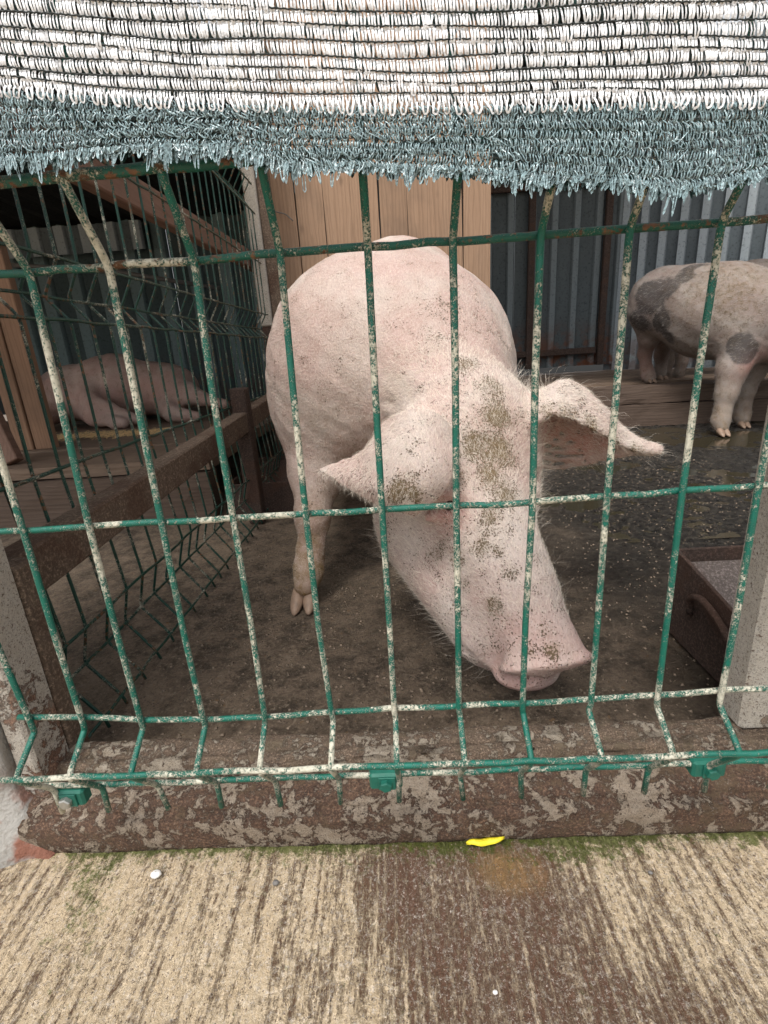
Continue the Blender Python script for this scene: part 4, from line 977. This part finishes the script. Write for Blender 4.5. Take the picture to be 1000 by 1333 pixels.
def loops(xa, xb, pitch, zt, zb, wdt, y_off, slant=.0, jit=.15, seed=0):
    n = int((xb-xa)/pitch); x = xa+pitch*np.arange(n)+rng.normal(0, pitch*.045, n)
    top, bot = zt(x), zb(x); hgt = top-bot; sl = rng.normal(slant, jit, n)*pitch*1.5
    a = pitch*rng.uniform(.21, .27, n); yb = np.array([ny_(q, 0) for q in x])+y_off
    t = np.array([0, .3, .65, .92, 1.0, 1.0, .92, .65, .3, 0]); sx = np.array([-1.1, -1.05, -.98, -.80, -.3, .3, .80, .98, 1.05, 1.1])
    by = np.array([.0, -.0010, -.0014, -.0010, -.0004, -.0004, -.0010, -.0014, -.0010, .0])
    X = x[:, None]+a[:, None]*sx+sl[:, None]*t+rng.normal(0, pitch*.03, (n, 10)); Z = top[:, None]-hgt[:, None]*t*rng.uniform(.93, 1.1, n)[:, None]
    Y = yb[:, None]+by+rng.normal(0, .00025, (n, 1))
    return ribbon_batch(np.stack([X, Y, Z], 2), wdt*rng.uniform(.8, 1.15, n))
zbound = lambda x: np.interp(x, bx, bz)
zfr = lambda x: np.interp(x, fx_, fz_)
rows_z = [0, .0042, .0086, .0134, .0186, .0240, .0297]+[.0297+.0058*k for k in range(1, 46)]
for k in range(len(rows_z)-1):
    lo, hi = rows_z[k], rows_z[k+1]
    wob = lambda x, k=k: .0006*np.sin(x*22+k*1.7)+.0004*np.sin(x*71+k)
    V, F = loops(-.42, .62, .0031, lambda x, hi=hi, w_=wob: zbound(x)+hi+w_(x), lambda x, lo=lo, w_=wob: zbound(x)+lo-.0003+w_(x), .00108, -.001, .10, .055)
    mesh('tape_row', V, F, M_TAPE_W, net, True, kind='stuff')
    if k < 12:
        V, F = loops(-.42, .62, .0037, lambda x, hi=hi, w_=wob: zbound(x)+hi+w_(x)+.002, lambda x, lo=lo, w_=wob: zbound(x)+lo+w_(x)+.002, .0009, .004, .1)
        mesh('tape_row', V, F, M_TAPE_D, net, True, kind='stuff')
    mb = MB(); pts = [(x, ny_(x, 0)-.0022, zbound(x)+hi+wob(x)+.0002*math.sin(x*1800)) for x in np.arange(-.42, .62, .0012)]
    mb.tube(pts, .00036, 4); mb.build('knit_thread', M_THREAD, net, kind='stuff')
# lighter loops that overlap the green band
V, F = loops(-.42, .62, .0050, lambda x: zbound(x)+.0012, lambda x: zbound(x)-.0038, .0010, -.0024, .0, .1); mesh('tape_row', V, F, M_TAPE_W, net, True, kind='stuff')
NR = 9
for lay in range(3):
    for k in range(NR):
        f0 = lambda x, k=k: zbound(x)-.0005-(zbound(x)-zfr(x)-.001)*k/NR+.0005*np.sin(x*40+k*2)
        f1 = lambda x, k=k: zbound(x)-.0005-(zbound(x)-zfr(x)-.001)*(k+1.25)/NR+.0005*np.sin(x*40+k*2)
        V, F = loops(-.42, .62, (.0027, .0028, .0062)[lay], f0, f1, (.00062, .0009, .00045)[lay], (-.001, .0015, -.0022)[lay], .12*(-1)**k, .22)
        mesh('tape_row', V, F, (M_TAPE_G, M_TAPE_D, M_TAPE_G)[lay], net, True, kind='stuff')
    if lay == 0:
        for k in range(NR):
            mb = MB(); pts = [(x, ny_(x, 0)-.0018, zbound(x)-.0005-(zbound(x)-zfr(x)-.001)*(k+1)/NR+.0005*math.sin(x*40+k*2)+.0003*math.sin(x*1500)) for x in np.arange(-.42, .62, .0015)]
            mb.tube(pts, .00024, 4); mb.build('knit_thread', M_THREAD, net, kind='stuff')
# frayed edge
def fringe(n, mt, L0, wd, yo):
    x = rng.uniform(-.42, .62, n); z0 = zfr(x)+.0018; L = L0*rng.uniform(.4, 1.3, n)*(1+.7*np.sin(x*53)**2*rng.random(n)); dx = rng.normal(-.0008, .0016, n); t = np.linspace(0, 1, 9)
    a = rng.uniform(.0003, .0009, n); sg = np.sin(t*math.pi)
    down = np.sin(np.minimum(t, 1)*math.pi)  # goes down and comes back up as a loop
    X = x[:, None]+dx[:, None]*down+a[:, None]*np.cos(t*math.pi)*1.2+rng.normal(0, .00012, (n, 9)); Z = z0[:, None]-L[:, None]*down
    Y = np.array([ny_(q, 0) for q in x])[:, None]+yo+rng.normal(0, .0012, (n, 1))-sg*rng.uniform(0, .0018, (n, 1))
    V, F = ribbon_batch(np.stack([X, Y, Z], 2), np.full(n, wd)*rng.uniform(.7, 1.2, n)); mesh('fringe', V, F, mt, net, True, kind='stuff')
fringe(1900, M_TAPE_G, .0042, .00062, -.001); fringe(1140, M_TAPE_D, .0038, .0007, .001); fringe(330, M_TAPE_G, .0072, .0006, -.002)

# ------------------------------------------------------------------ small things on the ground
V = []; n = 16
for k in range(n+1):
    t = k/n; wv = .0035*math.sin(math.pi*min(1, t*1.05))**.5+.0003
    for s_, h in ((-1, 0), (0, .0012), (1, 0)): V.append((.057+.036*t, .0300+.0035*t+s_*wv+.0006*math.sin(t*14), .0035+h*.6+.001*math.sin(t*9)+.0012*(1-abs(s_))))
F = [(k*3+a, k*3+a+1, (k+1)*3+a+1, (k+1)*3+a) for k in range(n) for a in (0, 1)]
o = mesh('leaf', V, F, M_LEAF, None, True); o.modifiers.new('t', 'SOLIDIFY').thickness = .0008
tag(o, 'bright yellow leaf lying against the rusty threshold', 'leaf')
def pebble(x, y, r, mt, label, grp):
    n = 9; V = [(x+r*1.2*math.sin(t)*math.cos(p)*random.uniform(.85, 1.1), y+r*math.sin(t)*math.sin(p)*random.uniform(.85, 1.1), .0005+r*.6+r*.65*math.cos(t)) for t in np.linspace(.1, 3.04, n) for p in np.linspace(0, 6.283, n, endpoint=False)]
    F_ = [(i*n+k, i*n+(k+1) % n, (i+1)*n+(k+1) % n, (i+1)*n+k) for i in range(n-1) for k in range(n)]+[tuple(range(n)), tuple(range((n-1)*n, n*n))]
    tag(mesh('pebble', V, F_, mt, None, True), label, 'pebble', grp)
pebble(-.232, .010, .0042, M_PEBBLE, 'white pebble on the concrete near the left end of the threshold', 'pebbles on the concrete')
pebble(-.118, .000, .0026, M_CABLE, 'small dark grey pebble left of the middle of the concrete', 'pebbles on the concrete')
pebble(.062, -.083, .0016, M_PEBBLE, 'tiny white pebble near the bottom of the concrete', 'pebbles on the concrete')
pebble(.213, -.0, .0018, M_CABLE, 'small black pebble at the right of the concrete', 'pebbles on the concrete')
